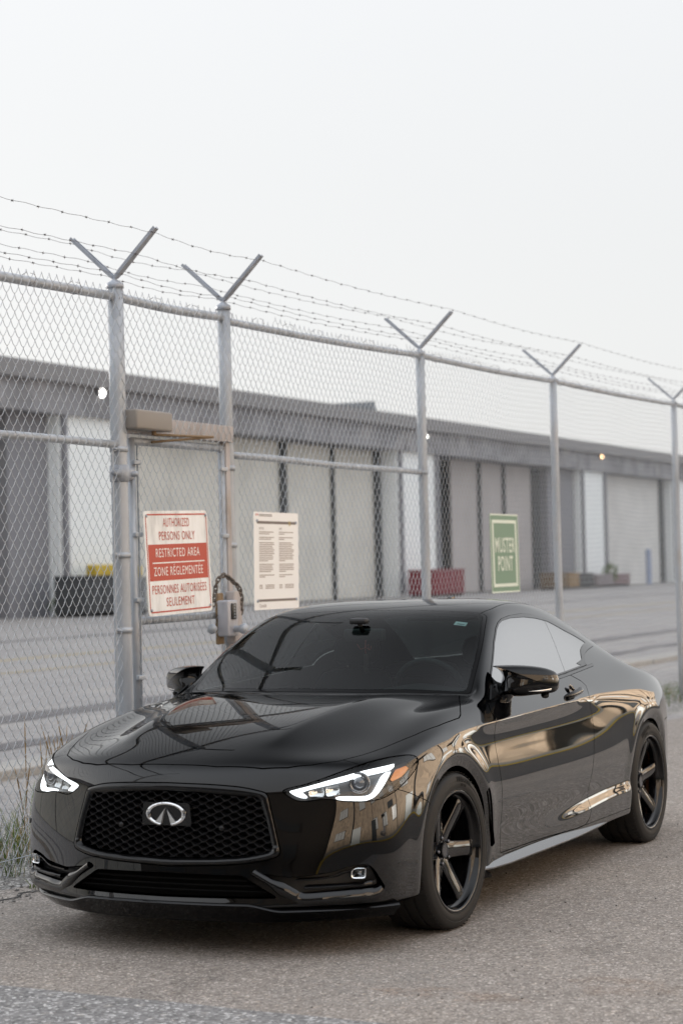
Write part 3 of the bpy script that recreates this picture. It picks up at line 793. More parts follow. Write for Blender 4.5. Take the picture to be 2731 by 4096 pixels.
# woven fabric: every wire zigzags upward, hooked into its neighbours
DW, DH, WR = .0765, .0932, .0017
def fabric(name, x0, x1, z0f, z1f, parent, off=.05, sides=4, per=4, sway=0.0, origin=FO_):
    """wires from x0 down to x1 (x decreasing)"""
    w = DW / 2; h = DH / 2
    nw = int(abs(x1 - x0) / w); allV, allF = [], []; base = 0
    for i in range(nw):
        xa = x0 - w * i
        zb, zt = z0f(xa), z1f(xa)
        n = int((zt - zb) / h)
        if n < 2: continue
        ph = i % 2
        ts = np.arange(n * per + 1) / per
        k = np.floor(ts).astype(int); f = ts - k
        odd = ((k + ph) % 2).astype(bool)
        e = f + .055 * np.sin(2 * PI * f)
        xl = np.where(odd, 1 - e, e)                       # 0..1 across the wire's own width
        X = xa + .0025 - xl * (w + .005); Z = zb + ts * h
        Yo = np.where(odd, -1, 1) * .0042 * np.sin(PI * f)
        # the strand that climbs towards -x lies in front
        Y = fy(X) + off + Yo + sway * np.sin(Z * 2.1 + X * 1.3) * .012
        X = X + sway * .006 * np.sin(Z * 3.3 + X * 2.0)
        P = np.stack([X, Y, Z], 1)
        T = np.gradient(P, axis=0); T /= np.linalg.norm(T, axis=1)[:, None]
        A = np.cross(T, [0, 1.0, 0]); A /= np.linalg.norm(A, axis=1)[:, None]; B = np.cross(T, A)
        m = len(P)
        ring = [P + WR * (math.cos(a) * A + math.sin(a) * B) for a in 2 * PI * (np.arange(sides) + .5) / sides]
        V = np.stack(ring, 1).reshape(-1, 3)
        r = np.arange(m - 1)[:, None] * sides + np.arange(sides)[None]
        r2 = np.arange(m - 1)[:, None] * sides + (np.arange(sides)[None] + 1) % sides
        Fq = np.stack([r, r2, r2 + sides, r + sides], -1).reshape(-1, 4) + base
        allV.append(V); allF.append(Fq); base += len(V)
    V = np.concatenate(allV) - origin; Fq = np.concatenate(allF)
    me = bpy.data.meshes.new(name)
    me.vertices.add(len(V)); me.vertices.foreach_set("co", V.astype(np.float32).ravel())
    me.loops.add(Fq.size); me.loops.foreach_set("vertex_index", Fq.astype(np.int32).ravel())
    me.polygons.add(len(Fq)); me.polygons.foreach_set("loop_start", np.arange(len(Fq), dtype=np.int32) * 4)
    me.polygons.foreach_set("use_smooth", np.ones(len(Fq), dtype=bool))
    me.update(calc_edges=True); me.validate()
    o = link(name, me, parent, M_WIRE); o["kind"] = "stuff"
    return o
low = lambda x: .015 + .012 * math.sin(x * 3.1)
high = lambda x: ftop(x) + .055
fabric("wire_mesh", 3.2, -1.86, low, high, fence, sides=4, per=4, sway=.6)
fabric("wire_mesh", -1.86, -3.36, lambda x: 2.36, high, fence, sides=4, per=4, sway=.3)
fabric("wire_mesh", -3.36, -6.65, low, high, fence, sides=4, per=3, sway=.5)
fabric("wire_mesh", -6.65, -10.0, low, high, fence, sides=3, per=3, sway=.5)
fabric("wire_mesh", -10.0, -18.7, low, high, fence, sides=3, per=2, sway=.5)
# tension wire at the foot
P = [(x, fy(x) + .058, .105 + .008 * math.sin(x * 2)) for x in np.linspace(3, -1.9, 40)]
fb(MB().tube(P, .0028, 5), "tension_wire", M_WIRE)
# rail ties and a few twisted loose ends
mb = MB()
for x in np.arange(2.2, -18, -.46):
    z = ftop(x); t = np.linspace(0, 2 * PI, 9)
    mb.tube([(x + .006 * q, fy(x) + .012 + .042 * math.sin(q), z + .036 * math.cos(q)) for q in t], .0018, 4)
fb(mb, "rail_ties", M_BARB).__setitem__("kind", "stuff")
# barbed wires: six lines between the arms
for sg, fr in ((1, .96), (1, .58), (1, .22), (-1, .95), (-1, .57), (-1, .25)):
    dy, dz = (.285, .300) if sg > 0 else (-.290, .285)
    mb = MB()
    X = [q[0] for q in POSTS]
    P = []
    for x in np.arange(3.2, -18.7, -.06):
        j = max([k for k in range(len(X)) if X[k] >= x] or [0]); j = min(j, len(X) - 2)
        t = np.clip((X[j] - x) / (X[j] - X[j + 1]), 0, 1); sag = .022 * math.sin(PI * t)
        zb = ftop(x) + .055
        P.append((x, fy(x) + dy * fr, zb + dz * fr - sag + .003 * math.sin(x * 23 + fr * 9)))
    V, F = tube_arrays(P, .0013, 4, False); mb.add(V, F)
    for i in range(1, len(P) - 1, 4):
        p = np.array(P[i]) + (rng.uniform(-.01, .01), 0, 0); a = rng.uniform(0, 6.28)
        for q in (0, PI / 2):
            d = np.array([.004, math.cos(a + q), math.sin(a + q)]) * .010
            V, F = tube_arrays([p - d, p + d], .0013, 3, False); mb.add(V, F)
        V, F = tube_arrays([p - (.007, 0, 0), p + (.007, 0, 0)], .0040, 4, False); mb.add(V, F)
    fb(mb, "barbed_wire", M_BARB, fix=False)

# ------------------------------------------------------------------ gate between the two heavy posts
GX0, GX1 = -2.07, -3.21
gate = empty("pedestrian_gate", (-2.64, fy(-2.64), 0))
tag(gate, "chain-link pedestrian gate with keypad lock between the two heavy posts", "gate")
GO = np.array([-2.64, fy(-2.64), 0.0])
def gb(mb, name, m, **k):
    mb.V = [v - GO for v in mb.V]; return mb.build(name, m, gate, **k)
for nm, z in (("top_rail", 2.325), ("middle_rail", 1.275), ("bottom_rail", .12)):
    gb(MB().tube([(GX0 - TILT * (3.2 - z), fy(GX0), z), (GX1 - TILT * (3.2 - z), fy(GX1), z + .008)], .0235, 14), nm, M_GALV)
for x in (GX0, GX1):
    gb(MB().tube([(post_x(x, z), fy(x), z) for z in (.10, 1.2, 2.34)], .0225, 14), "stile", M_GALV)
    xb = x + (.045 if x == GX1 else -.035)
    gb(MB().box((xb - .004, fy(x) + .02, .08), (xb + .004, fy(x) + .030, 2.30)), "tension_bar", M_GALV)
    for z in (2.20, 1.78, 1.40, .95, .5):
        gb(MB().box((min(x, xb) - .028, fy(x) + .014, z - .013), (max(x, xb) + .012, fy(x) + .036, z + .013), .004), "brace_band", M_GALV)
go_ = fabric("wire_mesh", GX0 - .01, GX1 + .01, lambda x: .09, lambda x: 2.40, gate, off=.034, sides=4, per=4, sway=.4, origin=GO)
# header beam with the closer
gb(MB().box((-3.30, fy(-2.6) - .045, 2.372), (-1.97, fy(-2.6) + .032, 2.475), .004), "header_beam", M_BEIGE)
gb(MB().box((-2.355, fy(-2.3) + .034, 2.385), (-1.945, fy(-2.3) + .130, 2.500), .014), "door_closer", M_CLOSER)
gb(MB().tube([(-2.20, fy(-2.3) + .09, 2.385), (-2.20, fy(-2.3) + .09, 2.36)], .014, 10).tube([(-2.20, fy(-2.3) + .09, 2.364), (-2.78, fy(-2.6) + .17, 2.375)], .0085, 6).tube([(-2.78, fy(-2.6) + .17, 2.375), (-2.25, fy(-2.6) + .05, 2.325)], .0085, 6), "closer_arm", M_RUST)
# jamb on the latch side
gb(MB().box((-3.275, fy(-3.25) - .030, .05), (-3.222, fy(-3.25) + .034, 2.372), .004), "latch_jamb", M_BEIGE)
# hinge clamp
for z in (2.13, .45):
    mb = MB().lathe([(.047, -.05), (.056, -.045), (.058, 0), (.056, .045), (.047, .05)], 20, Matrix.Translation((post_x(-1.93, z), fy(-1.93), z)))
    mb.box((-2.06, fy(-1.93) - .02, z - .035), (-1.99, fy(-1.93) + .035, z + .035), .014)
    mb.tube([(-1.885, fy(-1.93) + .02, z), (-1.82, fy(-1.93) + .03, z)], [.024, .012], 10)
    mb.lathe([(.0005, .05), (.016, .048), (.018, 0)], 10, Matrix.Translation((-2.025, fy(-1.93) + .02, z)) @ Matrix.Rotation(-PI / 2, 4, 'X'))
    gb(mb, "hinge", M_GALV2)
# keypad lock, knobs, rusty plate
YL = fy(-3.2)
gb(MB().box((-3.125, YL + .020, 1.10), (-3.055, YL + .045, 1.42), .006), "latch_plate", M_RUST)
gb(MB().box((-3.165, YL + .046, 1.150), (-3.035, YL + .125, 1.375), .012), "lock_case", M_LOCK)
gb(MB().box((-3.27, YL + .036, 1.10), (-3.166, YL + .10, 1.43), .010), "strike_box", M_BEIGE)
gb(MB().box((-3.128, YL + .126, 1.255), (-3.070, YL + .134, 1.355), .003), "keypad", mat('keypad_black', (.01, .01, .01), .3))
for k in range(5): gb(MB().lathe([(.0005, .005), (.0045, .004), (.005, 0)], 10, Matrix.Translation((-3.099, YL + .134, 1.268 + .0185 * k)) @ Matrix.Rotation(-PI / 2, 4, 'X')), "key_button", M_GALV)
gb(MB().lathe([(.0005, .085), (.028, .082), (.034, .07), (.030, .045), (.020, .03), (.020, 0)], 20, Matrix.Translation((-3.12, YL + .125, 1.195)) @ Matrix.Rotation(-PI / 2, 4, 'X')), "lock_knob", M_GALV)
gb(MB().lathe([(.0005, .06), (.028, .056), (.032, .04), (.018, .02), (.018, 0)], 20, Matrix.Translation((-3.015, YL + .04, 1.20)) @ Matrix.Rotation(PI / 2, 4, 'Y') @ Matrix.Rotation(0, 4, 'X')), "lock_knob", M_GALV)
# the security chain, link by link
chain = empty("security_chain", (-3.2, YL + .06, 1.6)); tag(chain, "dark steel chain looped round the latch side of the gate above the lock", "chain")
path = spline([(-2.99, YL + .05, 1.36), (-2.985, YL + .065, 1.44), (-2.99, YL + .08, 1.50), (-3.045, YL + .09, 1.530), (-3.11, YL + .093, 1.515), (-3.165, YL + .095, 1.488), (-3.225, YL + .10, 1.452), (-3.255, YL + .10, 1.40), (-3.258, YL + .10, 1.34), (-3.252, YL + .095, 1.29)], 400)
seg = np.concatenate([[0], np.cumsum(np.linalg.norm(np.diff(path, axis=0), axis=1))])
lk = []
for t in np.linspace(0, 2 * PI, 13)[:-1]:
    c_, s2 = math.cos(t), math.sin(t); lk.append((.0135 * np.sign(c_) * abs(c_) ** .7 + .008 * np.sign(c_), .0135 * s2, 0))
V, F = tube_arrays(lk + lk[:1], .0050, 6, False)
link_me = mesh_np("chain_link", V, F, True); link_me.materials.append(mat("chain_steel", (.15, .125, .105), .55, metal=.4))
d = 0.0; k = 0
while d < seg[-1]:
    i = min(np.searchsorted(seg, d), len(path) - 2); p = path[i]; t = Vector(path[i + 1] - path[i]).normalized()
    o = link("chain_link", link_me, chain)
    o.matrix_local = Matrix.Translation(Vector(p) - Vector((-3.2, YL + .06, 1.6))) @ t.to_track_quat('X', 'Z').to_matrix().to_4x4() @ Matrix.Rotation(PI / 2 * (k % 2), 4, 'X')
    d += .0300; k += 1

# ------------------------------------------------------------------ signs
M_SIGNW = galv("sign_white", (.88, .875, .85), .02, .5, 0); M_SIGNR = mat("sign_red", (.52, .085, .05), .6); M_SIGNWT = mat("sign_white_print", (.88, .86, .82), .5)
M_SIGNG = mat("sign_green", (.165, .275, .19), .5); M_SIGNGW = mat("sign_pale_print", (.72, .78, .68), .5); M_PRINT = mat("sign_grey_print", (.20, .165, .15), .6); M_NOTICE = mat("notice_board", (.90, .89, .87), .5)
M_GOLD = mat("gold_patch", (.45, .34, .12), .6)
def sign(name, label, TL, TR, BL, thick=.003, mat_=None, rad=.03):
    """a flat plate whose corners are TL, TR, BL in the world; returns place(u,v,h) and the root"""
    TL, TR, BL = (np.array(q, float) for q in (TL, TR, BL)); U = TR - TL; Vv = BL - TL
    w, h = np.linalg.norm(U), np.linalg.norm(Vv); N = np.cross(Vv, U); N /= np.linalg.norm(N)
    if N[1] < 0: N = -N
    root = empty(name, TL + U / 2 + Vv); tag(root, label, "sign")
    O = np.array(root.location)
    def at_(u, v, d=0.0): return TL + U * (u / w) + Vv * (v / h) + N * d - O      # u right, v down in metres
    pl = round_poly([(0, 0), (w, 0), (w, h), (0, h)], rad)
    n = len(pl); V = [at_(u, v, 0) for u, v in pl] + [at_(u, v, -thick) for u, v in pl]
    MB().add(V, [tuple(range(n)), tuple(range(2 * n - 1, n - 1, -1))] + [(i, i + n, (i + 1) % n + n, (i + 1) % n) for i in range(n)]).build("plate", mat_, root)
    return root, at_, w, h
def quad(root, at_, u0, v0, u1, v1, m, d=.0008, name="print"):
    return MB().add([at_(u0, v0, d), at_(u1, v0, d), at_(u1, v1, d), at_(u0, v1, d)], [(0, 1, 2, 3)]).build(name, m, root, fix=False)
def frame(root, at_, pts_o, pts_i, m, d=.0009, name="border"):
    n = len(pts_o); V = [at_(u, v, d) for u, v in pts_o] + [at_(u, v, d) for u, v in pts_i]
    return MB().add(V, [(i, (i + 1) % n, (i + 1) % n + n, i + n) for i in range(n)]).build(name, m, root, fix=False)
def letters(root, at_, txt, uc, vc, cap, m, squeeze=.62, bold=.0, d=.0016, spacing=1.0, maxw=None, name="lettering", align='CENTER'):
    V, F = text_arrays(txt, cap / .70, 0, bold=bold * cap, spacing=spacing, squeeze=1.0, align=align)
    wd = V[:, 0].max() - V[:, 0].min(); sq = squeeze if maxw is None else maxw / wd
    V = np.array([at_(uc + x * sq, vc - y, d) for x, y, z in V])
    o = MB().add(V, F).build(name, m, root, fix=False); o["kind"] = "stuff"; return o
ys_ = fy(-2.6) + .052
root, at_, w, h = sign("restricted_area_sign", "red and white sign reading authorized persons only, restricted area, wired to the gate", (-2.108, -1.876, 1.917), (-2.905, -1.894, 1.934), (-2.103, -1.846, 1.300), mat_=M_SIGNW, rad=.035)
frame(root, at_, round_poly([(.018, .018), (w - .018, .018), (w - .018, h - .018), (.018, h - .018)], .026), round_poly([(.027, .027), (w - .027, .027), (w - .027, h - .027), (.027, h - .027)], .020), M_SIGNR)
quad(root, at_, .034, .322 * h, w - .034, .668 * h, M_SIGNR, .0012, "red_panel")
quad(root, at_, .075, .493 * h, w - .075, .505 * h, M_SIGNWT, .0018, "divider")
for txt, v, m, mw in (("AUTHORIZED", .118, M_SIGNR, .325), ("PERSONS ONLY", .246, M_SIGNR, .445), ("RESTRICTED AREA", .408, M_SIGNWT, .545), ("ZONE R\u00c9GLEMENT\u00c9E", .585, M_SIGNWT, .61), ("PERSONNES AUTORIS\u00c9ES", .757, M_SIGNR, .675), ("SEULEMENT", .880, M_SIGNR, .35)):
    letters(root, at_, txt, w * .49, v * h, .052, m, bold=0, spacing=1.12, d=.0020, maxw=mw)
for u, v in ((.03, .03), (w - .03, .03), (.03, h - .035), (w - .03, h - .035)):
    p = at_(u, v, .002); MB().lathe([(.0005, .006), (.008, .005), (.010, 0)], 10, Matrix.Translation(p) @ Matrix.Rotation(-PI / 2, 4, 'X')).build("sign_bolt", M_GALV2, root)
ys_ = fy(-4) + .062
root, at_, w, h = sign("notice_sign", "pale bilingual notice board with two columns of small print on the fence beside the gate", (-3.535, -1.900, 1.936), (-4.207, -1.915, 1.934), (-3.515, -1.899, 1.300), mat_=M_NOTICE, rad=.006)
quad(root, at_, .045, .092 * h, w - .045, .120 * h, M_PRINT, name="rule"); quad(root, at_, w * .78, .085 * h, w * .81, .135 * h, M_GOLD, .0012, "seal")
quad(root, at_, .045, .893 * h, w - .045, .918 * h, M_PRINT, name="rule")
quad(root, at_, .028, .018 * h, .040, .038 * h, M_SIGNR, name="flag"); quad(root, at_, .052, .018 * h, .064, .038 * h, M_SIGNR, name="flag")
for r_, v in enumerate((.022, .036)): quad(root, at_, .075, v * h, .27, (v + .007) * h, M_PRINT, name="print_line")
letters(root, at_, "NOTICE", w * .11, .168 * h, .014, M_PRINT, align='LEFT', maxw=.07); letters(root, at_, "AVIS", w * .55, .168 * h, .014, M_PRINT, align='LEFT', maxw=.045)
random.seed(5); M_PRINT2 = mat("notice_small_print", (.36, .30, .27), .6)
for cu in (.11, .55):
    mb = MB()
    v = .20
    for blk in (2, 2, 11, 5, 2):
        for l in range(blk):
            ln = .34 * (random.uniform(.84, 1.0) if l < blk - 1 else random.uniform(.3, .8))
            mb.add([at_(w * cu, v * h, .0009), at_(w * (cu + ln), v * h, .0009), at_(w * (cu + ln), (v + .0085) * h, .0009), at_(w * cu, (v + .0085) * h, .0009)], [(0, 1, 2, 3)])
            v += .0185
        v += .018
    for l in range(3):
        for q, ww in ((0, .07), (.13, .2)):
            mb.add([at_(w * (cu + q), (.745 + l * .016) * h, .0009), at_(w * (cu + q + ww), (.745 + l * .016) * h, .0009), at_(w * (cu + q + ww), (.753 + l * .016) * h, .0009), at_(w * (cu + q), (.753 + l * .016) * h, .0009)], [(0, 1, 2, 3)])
    mb.build("small_print", M_PRINT2, root, fix=False)["kind"] = "stuff"
letters(root, at_, "Canada", w * .10, .958 * h, .022, M_PRINT2, align='LEFT', maxw=.105)
for u, v in ((.045, .09 * h), (w - .045, .10 * h), (.045, .91 * h), (w - .045, .905 * h)):
    MB().lathe([(.0005, .006), (.009, .005), (.011, 0)], 10, Matrix.Translation(at_(u, v, .002)) @ Matrix.Rotation(-PI / 2, 4, 'X')).build("sign_bolt", M_GALV2, root)
ys_ = fy(-8.5) + .062
root, at_, w, h = sign("muster_point_sign", "green muster point sign hung on the fence between the two right-hand posts", (-7.995, -1.998, 1.992), (-8.715, -2.014, 1.993), (-8.015, -1.998, 1.318), mat_=M_SIGNG, rad=.01)
frame(root, at_, [(.0, .0), (w, .0), (w, h), (0, h)], [(.012, .012), (w - .012, .012), (w - .012, h - .012), (.012, h - .012)], M_SIGNGW)
frame(root, at_, [(.05, .05), (w - .05, .05), (w - .05, h - .05), (.05, h - .05)], [(.085, .078), (w - .085, .078), (w - .085, h - .078), (.085, h - .078)], M_SIGNGW)
letters(root, at_, "MUSTER", w * .5, .405 * h, .125, M_SIGNGW, bold=.02, spacing=1.08, maxw=.50); letters(root, at_, "POINT", w * .5, .64 * h, .125, M_SIGNGW, bold=.02, spacing=1.08, maxw=.38)

# ------------------------------------------------------------------ car body surface (half: y>=0), subdivided from a cage
def interp_row(keys, xs):
    """keys: list of (x, v...) decreasing x -> smooth values at xs"""
    K = np.asarray(keys, float)[::-1]
    x = K[:, 0]; out = []
    for c in range(1, K.shape[1]):
        y = K[:, c]; h = np.diff(x); d = np.diff(y) / h
        m = np.zeros(len(x)); m[0], m[-1] = d[0], d[-1]
        for i in range(1, len(x) - 1):
            m[i] = 0 if d[i - 1] * d[i] <= 0 else 2 * d[i - 1] * d[i] / (d[i - 1] + d[i]) if False else (d[i - 1] * h[i] + d[i] * h[i - 1]) / (h[i] + h[i - 1])
        r = []
        for q in xs:
            q = min(max(q, x[0]), x[-1]); i = min(np.searchsorted(x, q, 'right') - 1, len(h) - 1)
            t = (q - x[i]) / h[i]
            r.append((2 * t ** 3 - 3 * t ** 2 + 1) * y[i] + (t ** 3 - 2 * t ** 2 + t) * h[i] * m[i] + (-2 * t ** 3 + 3 * t ** 2) * y[i + 1] + (t ** 3 - t ** 2) * h[i] * m[i + 1])
        out.append(r)
    return np.array(out)

SIDE_X = [None, .44, .30, .15, 0, -.15, -.30, -.45, -.60, -.80, -1.02, -1.24, -1.45, -1.70, -1.95, -2.2, -2.45, -2.68, -2.90, -3.15, -3.40, None]
KX = [.44, .30, .15, 0, -.25, -.5, -.8, -1.2, -1.6, -2.0, -2.4, -2.85, -3.2, -3.45]
def row(ys, zs): return [(x, y, z) for x, y, z in zip(KX, ys, zs if not np.isscalar(zs) else [zs] * len(KX))]
SIDE = [
    row([.77, .785, .79, .79, .79, .79, .79, .79, .79, .79, .79, .785, .77, .74], .165),
    row([.880, .886, .88, .88, .878, .876, .876, .876, .876, .876, .878, .870, .85, .795], .205),
    row([.900, .905, .903, .898, .893, .887, .885, .885, .886, .888, .892, .888, .868, .815], .29),
    row([.905, .910, .910, .907, .900, .892, .889, .889, .890, .894, .901, .898, .878, .825], .385),
    row([.906, .912, .915, .916, .913, .911, .910, .910, .911, .912, .913, .910, .885, .832], .48),
    row([.904, .911, .916, .918, .914, .913, .912, .912, .913, .914, .916, .914, .890, .836], [.565, .575] + [.58] * 12),
    row([.896, .905, .910, .912, .9065, .9015, .8990, .8990, .900, .9045, .912, .916, .896, .838], [.635, .655, .665, .672, .68, .685, .69, .69, .69, .69, .69, .69, .685, .68]),
    row([.878, .895, .902, .905, .893, .8855, .8825, .8825, .8845, .8915, .907, .916, .894, .832], [.69, .715, .733, .745, .765, .78, .785, .787, .788, .785, .775, .77, .765, .755]),
    row([.850, .874, .886, .890, .892, .895, .897, .897, .895, .890, .888, .891, .874, .815], [.766, .801, .824, .838, .845, .848, .853, .860, .866, .870, .868, .852, .836, .82]),
    row([.802, .826, .840, .845, .840, .841, .841, .835, .828, .826, .832, .843, .828, .790], [.791, .818, .849, .873, .894, .916, .931, .942, .954, .963, .959, .946, .910, .872]),
]
TOP = {  # rows k=1..6 for each column (k=0 is the belt row)
    0: [(.64, .70, .762), (.70, .61, .768), (.765, .49, .772), (.81, .34, .774), (.842, .17, .773), (.85, 0, .771)],
    1: [(.495, .715, .787), (.545, .62, .794), (.60, .50, .806), (.65, .35, .819), (.69, .175, .823), (.70, 0, .822)],
    2: [(.34, .742, .818), (.38, .645, .828), (.43, .52, .845), (.48, .365, .863), (.51, .18, .868), (.52, 0, .868)],
    3: [(.185, .757, .848), (.22, .667, .860), (.27, .54, .878), (.31, .38, .896), (.33, .185, .900), (.34, 0, .90)],
    4: [(.03, .770, .876), (.06, .688, .890), (.10, .57, .907), (.135, .40, .921), (.15, .195, .925), (.16, 0, .925)],
    5: [(-.12, .777, .899), (-.09, .705, .914), (-.05, .60, .929), (-.015, .425, .941), (-.005, .205, .944), (0, 0, .944)],
    6: [(-.275, .785, .917), (-.255, .725, .932), (-.215, .63, .946), (-.17, .445, .956), (-.155, .215, .958), (-.15, 0, .958)],
    7: [(-.435, .793, .931), (-.425, .745, .945), (-.40, .672, .956), (-.33, .47, .966), (-.30, .228, .967), (-.29, 0, .967)],
    8: [(-.60, .812, .942), (-.605, .768, .955), (-.605, .722, .964), (-.50, .50, .970), (-.44, .25, .972), (-.42, 0, .972)],
    9: [(-.80, .787, 1.010), (-.80, .722, 1.068), (-.785, .678, 1.082), (-.715, .47, 1.098), (-.67, .24, 1.110), (-.66, 0, 1.113)],
    10: [(-1.02, .757, 1.080), (-1.02, .668, 1.190), (-.99, .622, 1.208), (-.945, .44, 1.224), (-.91, .225, 1.237), (-.90, 0, 1.240)],
    11: [(-1.24, .736, 1.125), (-1.24, .630, 1.275), (-1.20, .575, 1.310), (-1.165, .41, 1.324), (-1.14, .21, 1.333), (-1.13, 0, 1.336)],
    12: [(-1.45, .721, 1.150), (-1.45, .611, 1.307), (-1.42, .545, 1.347), (-1.40, .39, 1.363), (-1.38, .20, 1.372), (-1.38, 0, 1.374)],
    13: [(-1.70, .716, 1.160), (-1.70, .606, 1.319), (-1.69, .54, 1.358), (-1.68, .385, 1.376), (-1.68, .20, 1.386), (-1.68, 0, 1.388)],
    14: [(-1.95, .721, 1.150), (-1.95, .611, 1.295), (-1.97, .54, 1.338), (-1.99, .385, 1.362), (-2.0, .20, 1.373), (-2.0, 0, 1.376)],
    15: [(-2.2, .738, 1.115), (-2.2, .627, 1.240), (-2.23, .54, 1.288), (-2.26, .385, 1.318), (-2.28, .20, 1.332), (-2.28, 0, 1.335)],
    16: [(-2.45, .758, 1.065), (-2.45, .652, 1.164), (-2.50, .55, 1.202), (-2.55, .39, 1.230), (-2.575, .20, 1.246), (-2.58, 0, 1.25)],
    17: [(-2.69, .780, 1.015), (-2.70, .692, 1.076), (-2.76, .575, 1.096), (-2.83, .40, 1.115), (-2.87, .20, 1.127), (-2.88, 0, 1.13)],
    18: [(-2.91, .792, .975), (-2.93, .715, .998), (-3.0, .60, 1.008), (-3.09, .41, 1.018), (-3.13, .20, 1.024), (-3.14, 0, 1.025)],
    19: [(-3.17, .788, .948), (-3.2, .715, .964), (-3.30, .60, .974), (-3.36, .41, .982), (-3.38, .20, .985), (-3.38, 0, .985)],
    20: [(-3.41, .768, .923), (-3.44, .71, .943), (-3.50, .60, .957), (-3.55, .41, .968), (-3.575, .20, .972), (-3.58, 0, .972)],
    21: [(-3.605, .735, .913), (-3.62, .68, .935), (-3.645, .58, .955), (-3.69, .41, .972), (-3.72, .20, .979), (-3.73, 0, .98)],
}

def _tweak():
    for i in range(0, 8):
        f = 1 if i < 5 else (8 - i) / 3
        T_ = TOP[i]
        for k, dz in ((1, .020), (2, .016), (3, .008), (4, .002)):
            x, y, z = T_[k - 1]; T_[k - 1] = (x, y, z + dz * f * (.6 if i == 0 else 1))
    for i, d1, d2 in ((0, -.010, -.008), (1, -.015, -.010), (2, -.015, -.010), (3, -.009, -.006), (4, -.004, -.002)):
        for k, dz in ((1, d1), (2, d2)):
            x, y, z = TOP[i][k - 1]; TOP[i][k - 1] = (x, y, z + dz)
    for i in range(1, 8):           # centre of the bonnet raised, with a shoulder that falls to a shallow valley
        f = {1: .5, 2: .9, 7: .6}.get(i, 1)
        T_ = TOP[i]
        for k, dz in ((6, .009), (5, .012), (4, .021), (3, -.019), (2, -.012)):
            x, y, z = T_[k - 1]; T_[k - 1] = (x, y, z + dz * f)
    for i in range(9, 17):
        f = {9: .7, 16: .8}.get(i, 1)
        T_ = TOP[i]
        for k, dy, dz in ((1, .004, .004), (2, .014, .020), (3, .014, .018), (4, .006, .012), (5, 0, .005), (6, 0, .003)):
            x, y, z = T_[k - 1]; T_[k - 1] = (x, y + dy * f, z + dz * f)
    for i, dy, dz in ((9, .008, .012), (10, .006, .010), (11, .003, .004), (18, 0, -.02), (13, 0, -.006), (14, 0, -.008), (15, 0, -.006)):
        for k in (2, 3):
            x, y, z = TOP[i][k - 1]; TOP[i][k - 1] = (x, y + dy, z + dz)
    for i, dz in ((17, .010), (19, -.012), (20, -.035), (21, -.055)):
        TOP[i] = [(x, y, z + dz) for x, y, z in TOP[i]]
    for i, dx in ((20, .03), (21, .06)):
        TOP[i] = [(x + dx, y, z) for x, y, z in TOP[i]]
_tweak()
CORNER_TOP = (.585, .790, .764)
# front face: rows j=8..0, lateral k=0..6
FZ = {8: (.722, .725, .722, .722, .728, .732, .732), 7: (.682, .683, .68, .68, .69, .695, .695), 6: (.632, .63, .627, .628, .637, .64, .64),
      5: (.562, .56, .56, .56, .565, .565, .565), 4: (.478, .478, .478, .475, .475, .475, .475), 3: (.385, .385, .385, .382, .382, .382, .382),
      2: (.29, .29, .29, .29, .29, .29, .29), 1: (.208, .210, .212, .212, .212, .212, .212), 0: (.165, .165, .165, .165, .165, .165, .165)}
FY = {8: (.815, .732, .622, .492, .345, .175, 0), 7: (.838, .748, .632, .495, .35, .178, 0), 6: (.852, .758, .638, .498, .352, .18, 0),
      5: (.868, .770, .644, .50, .355, .18, 0), 4: (.880, .780, .648, .50, .355, .18, 0), 3: (.884, .783, .648, .50, .355, .18, 0),
      2: (.874, .776, .648, .50, .355, .18, 0), 1: (.845, .755, .64, .495, .35, .178, 0), 0: (.76, .68, .58, .46, .33, .17, 0)}
FX = {8: (.595, .662, .728, .785, .838, .875, .885), 7: (.602, .672, .740, .797, .858, .893, .900), 6: (.610, .682, .748, .806, .870, .902, .907),
      5: (.614, .690, .760, .822, .880, .906, .911), 4: (.614, .695, .772, .840, .888, .908, .912), 3: (.614, .697, .779, .850, .894, .909, .912),
      2: (.612, .700, .786, .860, .904, .921, .925), 1: (.610, .704, .796, .876, .926, .948, .954), 0: (.56, .65, .745, .83, .885, .91, .918)}
RZ = [.165, .205, .29, .385, .48, .57, .66, .725, .785]
RX = [-3.64, -3.69, -3.725, -3.745, -3.755, -3.74, -3.705, -3.685, -3.675]
RDX = [.25, .175, .12, .075, .03, .006, 0]
RY = [.815, .775, .70, .60, .41, .20, 0]

